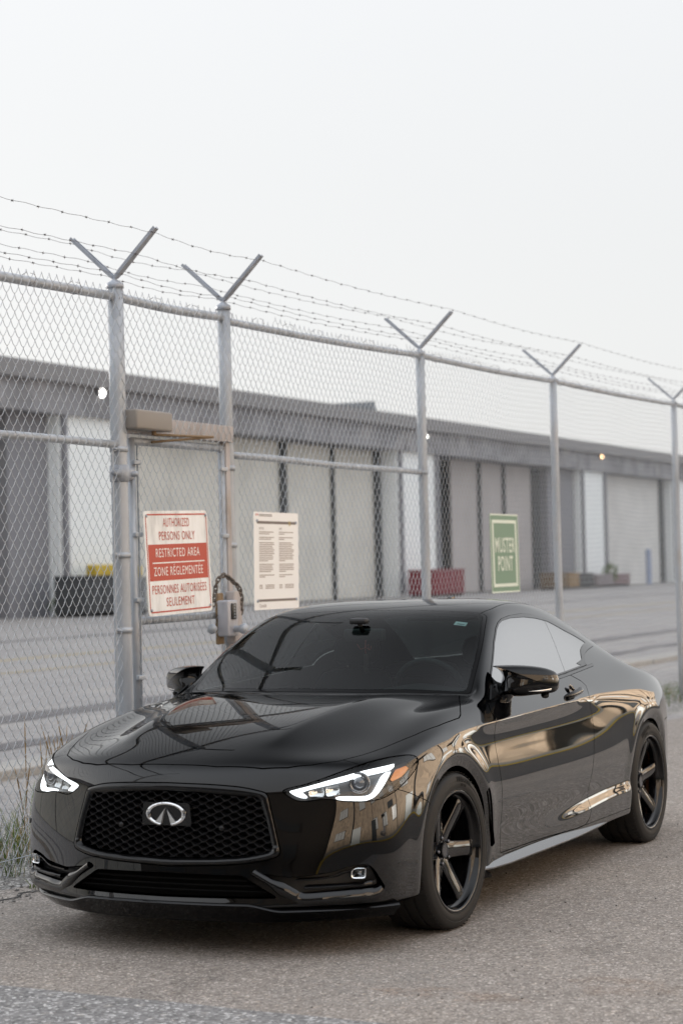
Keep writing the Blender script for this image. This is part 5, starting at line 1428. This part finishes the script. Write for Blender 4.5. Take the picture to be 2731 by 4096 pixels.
# ---- lower front: intake, fog pods, lip
ib = MB(); ys = np.linspace(-.52, .52, 30)
ib.add([(.86 - .06 * (abs(y) / .5) ** 2, y, z) for z in (.20, .37) for y in ys], [(i, i + 1, i + 31, i + 30) for i in range(29)])
ib.build("intake_backing", M_LINER, car)
for z in (.268, .290, .312):
    hw = .34 + (.334 - z) / .087 * .145 - .012
    yy = np.linspace(-hw, hw, 40)
    MB().tube([(.905 - .055 * (abs(y) / .5) ** 2, y, z) for y in yy], .0042, 6).build("intake_bar", M_LINER, car)
whole(boundary_rim(INTP, .05, (-1, 0, 0), keep=lambda c: c[:, 1] > 1e-4), "intake_edge", M_LINER)
for s_ in (1, -1):
    k = np.array([1, s_, 1.0])
    pod = empty("fog_lamp_pod", (0, 0, 0), 0, car)
    fp = FOGP if s_ > 0 else FOGP.mirror()
    FO = fp.offset(-.045); FO.build("pod_recess", M_SATIN, pod)
    boundary_rim(fp, .046).build("pod_edge", M_PAINT, pod)
    def px_(y): # front surface x at lateral y near the pod
        return np.interp(abs(y), [.35, .5, .648, .783, .86], [.906, .862, .786, .700, .62])
    # upper slat with the step up over the lamp, lower slat
    up_l = spline([(.545, .318), (.62, .321), (.672, .328), (.715, .345), (.785, .356)], 30)
    V = []; F = []
    for y, z in up_l:
        x = px_(y) - .004
        V += [(x, s_ * y, z), (x - .002, s_ * y, z - .006), (x - .035, s_ * y, z - .010), (x - .035, s_ * y, z + .002)]
    for i in range(29):
        for q in range(4): F.append((i * 4 + q, i * 4 + (q + 1) % 4, (i + 1) * 4 + (q + 1) % 4, (i + 1) * 4 + q))
    MB().add(V, F).build("pod_slat", M_GLOSSBLK, pod)
    V = []; F = []
    for y, z in spline([(.575, .286), (.66, .288), (.75, .291), (.805, .296)], 30):
        x = px_(y) - .002
        V += [(x - .008, s_ * y, z + .006), (x, s_ * y, z - .001), (x - .002, s_ * y, z - .010), (x - .04, s_ * y, z - .012), (x - .04, s_ * y, z + .006)]
    for i in range(29):
        for q in range(5): F.append((i * 5 + q, i * 5 + (q + 1) % 5, (i + 1) * 5 + (q + 1) % 5, (i + 1) * 5 + q))
    MB().add(V, F).build("pod_slat", M_GLOSSBLK, pod, auto=50)
    # rolled lower edge of the pod
    V = []; F = []
    low = spline([(.385, .348), (.455, .305), (.528, .256), (.560, .238), (.64, .240), (.72, .244), (.80, .251), (.838, .275)], 60)
    for i, (y, z) in enumerate(low):
        x = px_(y); w_ = .016 + .016 * sstep((y - .44) / .06) * (1 - sstep((y - .80) / .05))
        g = np.gradient(low, axis=0)[i]; g /= np.linalg.norm(g); nz = np.array([-g[1], g[0]])
        for u_, h_ in ((-w_, -.006), (-w_ * .6, .006), (0, .010), (w_ * .6, .003), (w_ * .9, -.012)):
            V.append((x + h_, s_ * (y + nz[0] * u_), z + nz[1] * u_))
    for i in range(59):
        for q in range(4): F.append((i * 5 + q, i * 5 + q + 1, (i + 1) * 5 + q + 1, (i + 1) * 5 + q))
    MB().add(V, F, True).build("pod_lower_edge", M_PAINT, pod)
    # fog lamp: chrome-rimmed, rounded
    ol = round_poly([(-.030, -.021), (.028, -.021), (.030, .020), (-.010, .021), (-.030, .010)], [.014, .012, .006, .01, .014], 5)
    M4 = Matrix.Translation((.712, s_ * .765, .337)) @ Vector((.93, s_ * .36, 0)).to_track_quat('X', 'Z').to_matrix().to_4x4()
    def ringpart(sc0, d0, sc1, d1):
        n = len(ol); V = [(d0, s_ * p[0] * sc0, p[1] * sc0) for p in ol] + [(d1, s_ * p[0] * sc1, p[1] * sc1) for p in ol]
        V = np.array(V) @ np.array(M4.to_3x3()).T + np.array(M4.translation)
        return V, [(i, (i + 1) % n, (i + 1) % n + n, i + n) for i in range(n)]
    mb = MB(); mb.add(*ringpart(1.02, -.03, 1.0, .004), True); mb.add(*ringpart(1.0, .004, .86, .001), True); mb.add(*ringpart(.86, .001, .55, -.022), True)
    mb.build("fog_lamp_rim", M_CHROME, pod)
    V, F = ringpart(.92, -.002, .01, .004); MB().add(V, F, True).build("fog_lamp_lens", M_LENS, pod)
    MB().lathe([(0, .012), (.008, .010), (.013, .002), (.013, -.012)], 16, M4 @ Matrix.Translation((-.022, s_ * .004, 0)) @ Matrix.Rotation(PI / 2, 4, 'Y')).build("fog_lamp_bulb", M_DARKCHROME, pod)
    V, F = ringpart(.9, -.024, .01, -.026); MB().add(V, F).build("fog_lamp_bowl", M_GLOSSBLK, pod)
# splitter lip following the nose
V, F = [], []
lp = spline([(.556, .868), (.615, .822), (.70, .748), (.79, .635), (.868, .495), (.918, .35), (.942, .175), (.948, 0)], 50)
lp = np.vstack([lp, (lp[::-1] * (1, -1))[1:]])
for i, (x, y) in enumerate(lp):
    t = np.gradient(lp, axis=0)[i]; nrm = np.array([t[1], -t[0]]); nrm /= np.linalg.norm(nrm)
    if nrm @ np.array([1, 0.3 * np.sign(y)]) < 0: nrm = -nrm
    zz = .196 + .026 * (1 - sstep((abs(y) - .36) / .14))
    for o_, z in ((-.03, zz + .012), (.004, zz + .004), (.010, zz - .004), (.004, zz - .012), (-.045, .145)):
        V.append((x + nrm[0] * o_, y + nrm[1] * o_, z))
nl = len(lp)
for i in range(nl - 1):
    for q in range(4): F.append((i * 5 + q, i * 5 + q + 1, (i + 1) * 5 + q + 1, (i + 1) * 5 + q))
MB().add(V, F, True).build("front_lip", M_GLOSSBLK, car, auto=60)

# ---- headlamps
def strip_poly(top, bot): return np.vstack([spline(pz(top), 40), spline(pz(bot), 40)[::-1]])
DRL_UP = np.vstack([spline(pz([(32.3, .666), (37.7, .688), (44.6, .7195), (51.8, .747), (60.6, .760)]), 40), spline(pz([(60.0, .744), (51.4, .730), (44.4, .702), (37.6, .675), (35.3, .662)]), 40), spline(pz([(35.3, .661), (36.2, .650), (36.6, .640), (35.2, .640), (33.4, .652), (32.3, .666)]), 14)])
DRL_LO = np.vstack([spline(pz([(43.0, .637), (44.0, .629), (47.3, .6245), (50.1, .624), (52.3, .637), (54.5, .666), (56.8, .700), (58.8, .730)]), 50), spline(pz([(57.2, .731), (56.0, .721), (53.8, .684), (51.9, .653), (49.9, .6405), (47.4, .6405), (44.2, .6415), (43.0, .637)]), 40)])
AMBER = pz([(60.6, .736), (64.8, .744), (65.8, .732), (62.5, .704), (58.4, .690), (58.0, .700)])
for s_ in (1, -1):
    hl = empty("headlight", (0, 0, 0), 0, car)
    fl = (lambda m: m) if s_ > 0 else (lambda m: m.mirror())
    fl(LENS).build("headlight_lens", M_LENS, hl)
    fl(boundary_rim(LENS, .06)).build("headlight_edge", M_GLOSSBLK, hl)
    fl(LENS.offset(-.055)).build("headlight_housing", M_HOUSING, hl)
    for pol, dep, m_, nm, th in ((DRL_UP, .016, M_DRL, "daytime_running_strip", .02), (DRL_LO, .020, M_DRL, "daytime_running_strip", .02), (AMBER, .022, M_AMBER, "side_reflector", .01)):
        src = LENS.offset(-dep)
        reg, _ = src.cut(sdf(PZ(LENS), pol))
        reg.N = normals_of(reg.V, reg.T)
        fl(reg.plus(boundary_rim(reg, th))).build(nm, m_, hl)
    # projector with its ring, and the reflector cells beside it
    P0 = Vector((.652 - .026, s_ * (.767 - .030), .686))
    ax_ = Vector((.93, s_ * .36, .04)).normalized()
    R0_ = Matrix.Translation(P0) @ ax_.to_track_quat('Z', 'Y').to_matrix().to_4x4()
    MB().lathe([(.0005, .016), (.012, .0145), (.021, .009), (.026, 0), (.027, -.01)], 28, R0_).build("projector_lens", mat("projector_glass", (.05, .055, .07), .03, spec=1.0, coat=1.0) if "projector_glass" not in bpy.data.materials else bpy.data.materials["projector_glass"], hl)
    MB().lathe([(.027, -.004), (.029, .004), (.034, .008), (.041, .010), (.044, .006), (.044, -.03)], 28, R0_).build("projector_ring", M_DARKCHROME, hl)
    for (ph0, ph1, zt0, zt1, zb0, zb1) in ((37.0, 40.6, .666, .680, .644, .642), (41.0, 44.2, .681, .693, .643, .650)):
        cell = np.vstack([pz([(ph0, zb0), (ph1, zb1), (ph1, zt1), (ph0, zt0)])])
        for dep, sh, m_ in ((.026, 0, M_DARKCHROME), (.022, .0055, None)):
            pass
        rg, _ = LENS.offset(-.04).cut(sdf(PZ(LENS), round_poly(cell, .006)))
        if len(rg.T):
            ctr = rg.V.mean(0); dd = np.linalg.norm(rg.V - ctr, axis=1)
            rg.V = rg.V + rg.N * (np.clip(dd / dd.max(), 0, 1) ** 2 * .018)[:, None]
            rg.N = normals_of(rg.V, rg.T)
            fl(rg).build("reflector_cell", M_CHROME, hl)
            fr_, _ = LENS.offset(-.022).cut(np.abs(sdf(PZ(LENS), round_poly(cell, .006)) ) - .0012)
            fl(fr_).build("reflector_rim", M_DARKCHROME, hl)
    # brow of the housing along the top
    brow, _ = LENS.offset(-.012).cut(np.maximum(sdf(PZ(LENS), LAMP) + .001, -(sdf(PZ(LENS), DRL_UP)) + .0) * 1.0) if False else (None, None)

# ---- sides: mirrors, handles, vents, skirts
def frame_of(s_): 
    p0 = np.array([-.765, .805, 0.0]); a = np.array([-.20, .23, 0]); a /= np.linalg.norm(a); n = np.array([a[1], -a[0], 0])
    return p0 * (1, s_, 1), a * (1, s_, 1), n * (1, s_, 1)
MIR = spline([(.028, 1.066), (.002, 1.083), (.065, 1.086), (.136, 1.083), (.201, 1.076), (.254, 1.065), (.295, 1.047), (.309, 1.020), (.311, .985), (.300, .960), (.272, .948), (.20, .943), (.12, .938), (.065, .944), (.034, .962), (.038, 1.000), (.047, 1.037)], 90, True)
for s_, d_ in zip((1, -1), doors):
    p0, a, n = frame_of(s_)
    def W_(u, z, h): return p0 + a * u + np.array([0, 0, z]) + n * h
    mir = empty("wing_mirror", (0, 0, 0), 0, car)
    c = np.array([.175, 1.012])
    lay = [(-.062, .95), (-.058, .985), (-.03, 1.0), (.0, .985), (.028, .92), (.046, .78), (.058, .55), (.063, .28), (.064, .0)]
    V, F = [], []; m = len(MIR)
    for h, sc in lay:
        for u, z in MIR:
            hx = h - .10 * max(0, (u - .175)) ** 1 * (h > -.05) * 0
            V.append(W_(c[0] + (u - c[0]) * sc, c[1] + (z - c[1]) * sc, hx))
    for l in range(len(lay) - 1):
        for i in range(m): F.append((l * m + i, l * m + (i + 1) % m, (l + 1) * m + (i + 1) % m, (l + 1) * m + i))
    MB().add(V, F, True).build("mirror_housing", M_GLOSSBLK, mir)
    V = [W_(c[0] + (u - c[0]) * .94, c[1] + (z - c[1]) * .94, -.055) for u, z in MIR]
    MB().add(V, [tuple(range(m))]).build("mirror_glass", M_CHROME, mir)
    # turn-signal blade along the lower outer edge
    bl = spline([(.138, .9645), (.20, .966), (.25, .972), (.290, .986), (.3085, 1.006)], 24); wd = np.interp(np.linspace(0, 1, 24), [0, .25, .7, 1], [.001, .005, .009, .004])
    V, F = [], []
    for (u, z), w_ in zip(bl, wd):
        h = .046 - .05 * sstep((u - .24) / .075)
        V += [W_(u, z + w_, h + .004), W_(u, z, h + .010), W_(u, z - w_, h + .006)]
    for i in range(23):
        for q in range(2): F.append((i * 3 + q, i * 3 + q + 1, (i + 1) * 3 + q + 1, (i + 1) * 3 + q))
    MB().add(V, F, True).build("mirror_signal_lamp", M_CHROME, mir)
    # lower black shell bump and the arm to the door
    MB().tube([W_(.235, .945, .01), W_(.238, .932, .008), W_(.238, .928, .006)], [.02, .016, .006], 12).build("mirror_camera", M_PLASTIC, mir)
    V, F = [], []
    arm = [((.052, .952), .040, .026), ((.050, .938), .036, .024), ((.035, .918), .035, .024), ((.015, .905), .045, .022), ((-.02, .892), .07, .016)]
    for (u, z), w_, h_ in arm:
        for t in np.linspace(0, 2 * PI, 16, endpoint=False):
            V.append(W_(u + w_ * math.cos(t) * .9, z, -.01 + h_ * math.sin(t) * 1.4))
    for l in range(len(arm) - 1):
        for i in range(16): F.append((l * 16 + i, l * 16 + (i + 1) % 16, (l + 1) * 16 + (i + 1) % 16, (l + 1) * 16 + i))
    MB().add(V, F, True).build("mirror_arm", M_GLOSSBLK, mir)
    # black corner piece between pillar and door glass
    tri = [(-.61, .940), (-.74, .948), (-.705, 1.000)]
    V = [(x, s_ * (.842 - (z - .93) * .52), z) for x, z in tri] + [(x, s_ * (.834 - (z - .93) * .52), z) for x, z in tri]
    MB().add(V, [(0, 1, 2), (5, 4, 3), (0, 3, 4, 1), (1, 4, 5, 2), (2, 5, 3, 0)]).build("mirror_corner_trim", M_GLOSSBLK, d_)
    # door handle: cup and grip
    yh = .872
    hM = Matrix.Translation((-1.655, s_ * (yh - .004), .905)) @ Vector((0, s_ * .93, .36)).to_track_quat('Z', 'X').to_matrix().to_4x4()
    MB().lathe([(.0005, -.010), (.020, -.008), (.034, -.001), (.041, .005), (.043, .004)], 30, hM).build("handle_cup", M_GLOSSBLK, d_)
    g = spline([(-1.535, yh - .004, .893), (-1.575, yh + .020, .898), (-1.645, yh + .026, .906), (-1.715, yh + .021, .913), (-1.765, yh - .004, .917)], 30)
    rr = np.interp(np.linspace(0, 1, 30), [0, .12, .3, .7, .88, 1], [.004, .013, .0155, .0155, .013, .004])
    V, F = tube_arrays(g * (1, s_, 1), rr, 14); MB().add(V, F, True).build("door_handle", M_GLOSSBLK, d_)
    # fender vent: the cut-out's wall, its floor and the blade along the front edge
    vent = empty("fender_vent", (0, 0, 0), 0, car)
    fv = VENTP if s_ > 0 else VENTP.mirror()
    boundary_rim(fv, .022).build("vent_edge", M_PAINT, vent)
    fv.offset(-.020).build("vent_recess", M_PAINT, vent)
    bsrc = VENTP.offset(-.006)
    bl_, _ = bsrc.cut(sdf(XZ(VENTP), BLADE))
    bl_ = bl_ if s_ > 0 else bl_.mirror()
    bl_.plus(boundary_rim(bl_, .012)).build("vent_blade", M_GLOSSBLK, vent)
    # side skirt blade: flat top that catches the sky
    sk = np.linspace(0, 1, 40); V, F = [], []
    for t in sk:
        x = -.34 - 1.80 * t
        w_ = np.interp(t, [0, .05, .15, .4, .7, .9, 1], [.002, .022, .036, .040, .034, .018, .001])
        zt = .208 + w_ * .62 + .004 * t; y0 = .878 + .012 * sstep((t - .3) / .4)
        V += [(x, s_ * (y0 - .02), zt + .003), (x, s_ * (y0 + .002), zt), (x, s_ * (y0 + .002 + w_ * .9), zt - w_ * .78), (x, s_ * (y0 + w_ * .9), zt - w_ * .78 - .007), (x, s_ * (y0 - .07), .176)]
    for i in range(39):
        for q in range(4): F.append((i * 5 + q, i * 5 + q + 1, (i + 1) * 5 + q + 1, (i + 1) * 5 + q))
    MB().add(V, F, True).build("side_skirt", M_SKIRT, car, auto=25)
    # small flap ahead of the skirt, behind the front wheel
    MB().add([(-.375, s_ * .872, .200), (-.40, s_ * .895, .185), (-.44, s_ * .885, .160), (-.385, s_ * .84, .150), (-.39, s_ * .87, .194), (-.42, s_ * .875, .165)], [(0, 1, 2, 3), (3, 2, 5, 4), (0, 4, 5, 2, 1)]).build("splash_flap", M_PLASTIC, car)

# underside, wheel wells
MB().box((-3.4, -.70, .135), (.50, .70, .160)).build("floor_pan", M_LINER, car)
for ax, r in ((FRONT_AXLE, ARCH_F + .012), (REAR_AXLE, ARCH_R + .012)):
    for s_ in (1, -1):
        V, F = [], []; n = 24
        for i in range(n + 1):
            t = -.35 + (PI + .7) * i / n
            V += [(ax + r * math.cos(t), s_ * .872, WHEEL_Z + r * math.sin(t)), (ax + r * math.cos(t), s_ * .56, WHEEL_Z + r * math.sin(t)), (ax, s_ * .56, WHEEL_Z)]
        for i in range(n): F += [(i * 3, i * 3 + 1, i * 3 + 4, i * 3 + 3), (i * 3 + 1, i * 3 + 2, i * 3 + 4)]
        MB().add(V, F).build("wheel_well", M_LINER, car)

# ---- wheels
TR = .3365
def tyre_mesh():
    p = [(.236, -.125), (.250, -.128), (.275, -.132), (.300, -.130), (.320, -.122), (.331, -.108), (.3355, -.085)]
    for y0 in (-.052, 0, .052): p += [(TR, y0 - .006), (TR - .007, y0 - .005), (TR - .007, y0 + .005), (TR, y0 + .006)]
    p += [(.3355, .085), (.333, .100), (.327, .113), (.320, .1215), (.316, .1235), (.308, .1265), (.300, .128), (.2985, .1265), (.290, .1288), (.276, .1285), (.266, .1255), (.2645, .1275), (.262, .1275), (.260, .122)]
    return p
mbt = MB().lathe(tyre_mesh(), 96)
# shoulder sipes
for k in range(72):
    a = 2 * PI * k / 72
    R_ = Matrix.Rotation(a, 4, 'Z')
    mbt.box((.3345, -.0035, .083), (.3375, .0035, .112), 0, R_)
t_me = mbt.build("tyre", M_RUBBER, None, auto=35); tyre_me = t_me.data; bpy.data.objects.remove(t_me)
def rim_mesh():
    mb = MB()
    mb.lathe([(.252, .118), (.2575, .1215), (.2590, .120), (.2585, .124), (.2540, .1250), (.2490, .1225), (.2455, .115), (.2435, .100), (.2375, .094), (.2315, .090), (.2285, .080), (.2265, .05), (.2255, -.11), (.240, -.12), (.250, -.125)], 80)
    return mb
r_o = rim_mesh().build("rim", M_WHEEL, None, auto=40); rim_me = r_o.data; bpy.data.objects.remove(r_o)
def spoke_mesh():
    # local: x radial, y across, z outward
    st = [(.040, .036, .052, .030), (.062, .0380, .056, .034), (.090, .0365, .060, .036), (.130, .0345, .069, .036), (.170, .0335, .079, .034), (.205, .0345, .087, .032), (.226, .0375, .090, .030), (.236, .034, .090, .026)]
    V, F = [], []
    for x, w, zf, th in st:
        b = .0045
        V += [(x, -w + b, zf), (x, w - b, zf), (x, w, zf - b), (x, w * .86, zf - th), (x, -w * .86, zf - th), (x, -w, zf - b)]
    m = 6
    for i in range(len(st) - 1):
        for q in range(m): F.append((i * m + q, i * m + (q + 1) % m, (i + 1) * m + (q + 1) % m, (i + 1) * m + q))
    F += [tuple(range(m)), tuple((len(st) - 1) * m + q for q in range(m - 1, -1, -1))]
    return MB().add(V, F, True)
s_o = spoke_mesh().build("spoke", M_WHEEL, None, auto=45); spoke_me = s_o.data; bpy.data.objects.remove(s_o)
h_o = MB().lathe([(.0005, .064), (.024, .064), (.0285, .0635), (.0300, .0655), (.0325, .0655), (.0335, .062), (.0335, .050), (.052, .0495), (.060, .046), (.075, .040), (.078, .02), (.078, -.02)], 48).build("hub", M_WHEEL, None, auto=35); hub_me = h_o.data; bpy.data.objects.remove(h_o)
c_o = MB().lathe([(.0005, .0648), (.026, .0648), (.026, .0660), (.0275, .0660), (.0275, .064)], 40).build("hub_badge", M_DARKCHROME, None, auto=35)
cap_me = c_o.data; bpy.data.objects.remove(c_o)
n_o = MB().lathe([(.0005, .066), (.006, .066), (.009, .063), (.0095, .045)], 6, smooth=False).build("lug_nut", M_DARKCHROME, None); nut_me = n_o.data; bpy.data.objects.remove(n_o)
d_o = MB().lathe([(.075, -.012), (.172, -.012), (.176, -.014), (.176, -.034), (.172, -.036), (.075, -.036)], 60).build("brake_disc", M_STEEL, None, auto=35); disc_me = d_o.data; bpy.data.objects.remove(d_o)
cb = MB(); pts = [(.150 * math.cos(t), .150 * math.sin(t), 0) for t in np.linspace(-.5, .5, 10)]
for i in range(9):
    t = -.5 + (i + .5) / 9
    cb.box((.112, -.0115, -.052), (.186, .0115, .018), .004, Matrix.Rotation(t, 4, 'Z'))
cb = cb.build("brake_caliper", M_CALIPER, None); cal_me = cb.data; bpy.data.objects.remove(cb)
def letter_mesh(txt, r, a_mid, size, z):
    V, F = text_arrays(txt, size, 0, bold=.0012, spacing=1.05)
    rad = r + V[:, 1]; ang = a_mid - V[:, 0] / r
    hgt = np.interp(rad, [.262, .276, .290, .300, .308, .320], [.1275, .1288, .1292, .1285, .1270, .1222]) + .0012
    return mesh_np("t", np.stack([rad * np.cos(ang), rad * np.sin(ang), hgt], 1), F, False)
let_me = letter_mesh("FIREHAWK", .3035, PI / 2 - .25, .030, 0); let_me.materials.append(M_LETTER)
let2_me = letter_mesh("INDY 500", .2815, PI / 2 - .22, .013, 0); let2_me.materials.append(M_LETTER)
for ax, s_, steer, rot in ((FRONT_AXLE, 1, math.radians(2.0), math.radians(-4)), (REAR_AXLE, 1, 0, math.radians(14)), (FRONT_AXLE, -1, math.radians(2.0), .3), (REAR_AXLE, -1, 0, .7)):
    wh = empty("wheel", (ax, s_ * .778, WHEEL_Z), 0, car)
    wh.matrix_local = Matrix.Translation((ax, s_ * .780, WHEEL_Z)) @ Matrix.Rotation(-steer if s_ > 0 else -steer, 4, 'Z') @ Matrix.Rotation(-s_ * PI / 2, 4, 'X') @ Matrix.Rotation(-rot * s_, 4, 'Z')
    if s_ > 0:   # local z points outward (+y), make local y point down->up consistent
        wh.matrix_local = Matrix.Translation((ax, .780, WHEEL_Z)) @ Matrix.Rotation(-steer, 4, 'Z') @ Matrix(((-1, 0, 0, 0), (0, 0, 1, 0), (0, 1, 0, 0), (0, 0, 0, 1)))
    else:
        wh.matrix_local = Matrix.Translation((ax, -.780, WHEEL_Z)) @ Matrix.Rotation(-steer, 4, 'Z') @ Matrix(((1, 0, 0, 0), (0, 0, -1, 0), (0, 1, 0, 0), (0, 0, 0, 1)))
    ty = link("tyre", tyre_me, wh)
    for lm in (let_me, let2_me): 
        lo = link("tyre_lettering", lm, wh); lo["kind"] = "stuff"
        lo.rotation_euler = (0, 0, 0 if ax == 0 else .55)
    link("rim", rim_me, wh)
    for k in range(6):
        sp = link("spoke", spoke_me, wh); sp.rotation_euler = (0, 0, PI / 3 * k + rot + PI / 6 * 0)
    link("hub", hub_me, wh); link("hub_cap", cap_me, wh)
    for k in range(5):
        nu = link("lug_nut", nut_me, wh); nu.location = (.057 * math.cos(2 * PI * (k + .5) / 5), .057 * math.sin(2 * PI * (k + .5) / 5), 0)
    link("brake_disc", disc_me, wh)
    cl = link("brake_caliper", cal_me, wh); cl.rotation_euler = (0, 0, PI if ax == 0 else 0)

# ---- cabin
cab = MB()
MB().box((-3.0, -.70, .30), (-.50, .70, .34)).build("cabin_floor", M_INT, car)
V, F = [], []          # dashboard
for y in np.linspace(-.72, .72, 25):
    hood_ = .035 * math.exp(-((y - .36) / .16) ** 2)
    fw = -.50 - .16 * (abs(y) / .72) ** 2
    for x, z in ((fw, .955), (fw - .12, .965), (fw - .28, .965 + hood_ * .6), (fw - .36, .960 + hood_), (fw - .40, .93 + hood_), (fw - .40, .60)): V.append((x, y, z))
for i in range(24):
    for q in range(5): F.append((i * 6 + q, i * 6 + q + 1, (i + 1) * 6 + q + 1, (i + 1) * 6 + q))
MB().add(V, F, True).build("dashboard", M_INT, car, auto=50)
st = empty("steering_wheel", (-1.02, .37, .93), 0, car)
SR = Matrix.Rotation(math.radians(-68), 4, 'Y')
ringp = [np.array(SR @ Vector((.183 * math.cos(t), .183 * math.sin(t), 0))) for t in np.linspace(0, 2 * PI, 41)]
MB().tube(ringp, .016, 10, cap=False).build("wheel_ring", M_LEATHER, st)
mb = MB(); mb.box((-.065, -.055, -.02), (.05, .055, .02), .012, SR)
for t in (PI / 2, -PI / 2, PI): mb.tube([np.array(SR @ Vector((.04 * math.cos(t), .04 * math.sin(t), 0))), np.array(SR @ Vector((.18 * math.cos(t), .18 * math.sin(t), 0)))], .014, 8)
mb.build("wheel_boss", M_INT, st)
def seat(x, y, w, name, rear=False):
    s = empty(name, (x, y, 0), 0, car)
    def pad(sec, nm, m_):
        """sec: list of (x,z,halfwidth,thick) up a seat surface"""
        V, F = [], []
        for (px, pz_, hw, th) in sec:
            for t in np.linspace(0, 2 * PI, 20, endpoint=False):
                c_, s2 = math.cos(t), math.sin(t)
                V.append((px + th * np.sign(s2) * abs(s2) ** .6, hw * np.sign(c_) * abs(c_) ** .6, pz_))
        for i in range(len(sec) - 1):
            for q in range(20): F.append((i * 20 + q, i * 20 + (q + 1) % 20, (i + 1) * 20 + (q + 1) % 20, (i + 1) * 20 + q))
        F += [tuple(range(20)), tuple((len(sec) - 1) * 20 + q for q in range(19, -1, -1))]
        return MB().add(V, F, True).build(nm, m_, s)
    pad([(-.02, .45, w * .85, .04), (-.05, .55, w, .07), (-.10, .75, w, .065), (-.16, .92, w * .92, .055), (-.20, 1.00, w * .75, .045), (-.205, 1.02, w * .5, .02)], "backrest", M_LEATHER)
    V = []
    pad([(.22, .38, w * .9, .22), (.22, .46, w, .26), (.22, .50, w * .9, .24)], "seat_cushion", M_LEATHER)
    if not rear:
        pad([(-.20, 1.045, .09, .03), (-.21, 1.07, .125, .045), (-.22, 1.13, .13, .045), (-.235, 1.175, .115, .04), (-.24, 1.19, .08, .02)], "headrest", M_LEATHER)
        MB().tube([(-.195, .05, .98), (-.205, .05, 1.08)], .007, 8).tube([(-.195, -.05, .98), (-.205, -.05, 1.08)], .007, 8).build("headrest_post", M_DARKCHROME, s)
    return s
seat(-1.55, .37, .25, "front_seat"); seat(-1.55, -.37, .25, "front_seat")
seat(-2.35, .33, .28, "rear_seat", True); seat(-2.35, -.33, .28, "rear_seat", True)
MB().box((-3.05, -.62, .93), (-2.45, .62, .955), .01).build("parcel_shelf", M_INT, car)
for s_ in (1, -1):
    MB().box((-1.85, s_ * .79 - .03, .35), (-.60, s_ * .79 + .03, .925), .02).build("door_card", M_INT, car)
# headliner
MB().add([(x, y, z - .035) for x, z in ((-1.22, 1.345), (-1.45, 1.375), (-1.75, 1.385), (-2.05, 1.37), (-2.32, 1.32)) for y in (-.50, 0, .50)], [(i * 3 + q, i * 3 + q + 1, i * 3 + q + 4, i * 3 + q + 3) for i in range(4) for q in range(2)], True).build("headliner", M_LEATHER, car)
for s_ in (1, -1): MB().box((-1.36, s_ * .33 - .16, 1.285), (-1.20, s_ * .33 + .16, 1.300), .006).build("sun_visor", M_LEATHER, car)
# rear-view mirror, hanging charm, windshield sticker
rv = empty("rear_view_mirror", (-1.02, .02, 1.225), 0, car)
MB().box((-.018, -.11, -.030), (.014, .11, .030), .014).build("mirror_shell", M_LEATHER, rv)
MB().tube([(.02, 0, .02), (.06, 0, .06)], .012, 10).build("mirror_stalk", M_PLASTIC, rv)
MB().box((.03, -.045, .055), (.085, .045, .085), .015).build("camera_box", M_LEATHER, rv)
tag(MB().tube([(-1.00, .035, 1.20), (-.995, .033, 1.150), (-.995, .036, 1.132)], .0022, 6).tube([(-.995, .036, 1.165), (-.99, .062, 1.152), (-.985, .070, 1.172)], .0016, 5).tube([(-.995, .036, 1.165), (-.99, .010, 1.155), (-.985, -.005, 1.182)], .0016, 5).tube([(-.995, .036, 1.165), (-.992, .052, 1.18), (-.985, .056, 1.148)], .0016, 5).build("charm_ribbon", M_RIBBON, None),
    "thin pink ribbon of the charm hanging from the cabin mirror", "ribbon")
ch = MB(); ch.box((-1.002, .026, 1.070), (-.988, .048, 1.130), .004); ch.box((-1.001, .029, 1.045), (-.989, .045, 1.066), .004)
tag(ch.build("hanging_charm", mat("charm", (.035, .02, .02), .4), None), "small dark charm dangling below the cabin mirror behind the windshield", "charm")
def on_ws(u, v):       # a point on the inside of the windshield from (x, y)
    d = np.hypot(WSG.V[:, 0] - u, WSG.V[:, 1] - v); i = np.argsort(d)[:3]; w = 1 / (d[i] + 1e-6); w /= w.sum()
    return (WSG.V[i] * w[:, None]).sum(0) - (WSG.N[i] * w[:, None]).sum(0) * .003
V = [on_ws(x, y) for x, y in ((-1.043, .485), (-1.043, .545), (-1.078, .545), (-1.078, .485))]
MB().add(V, [(0, 1, 2, 3)]).build("windshield_sticker", M_STICKER, car)
V = [np.array(on_ws(x, y)) + np.array((.002, 0, .001)) for x, y in ((-1.050, .500), (-1.050, .538), (-1.056, .538), (-1.056, .500))]
MB().add(V, [(0, 1, 2, 3)]).build("windshield_sticker_print", M_SATIN, car)
# antenna fin
fin = [(-2.22, 1.344), (-2.14, 1.352), (-2.10, 1.358), (-2.20, 1.386), (-2.235, 1.392)]
MB().prism([(x, z) for x, z in fin], 'y', -.012, .012).build("roof_antenna", M_PAINT, car)
bpy.context.view_layer.update()
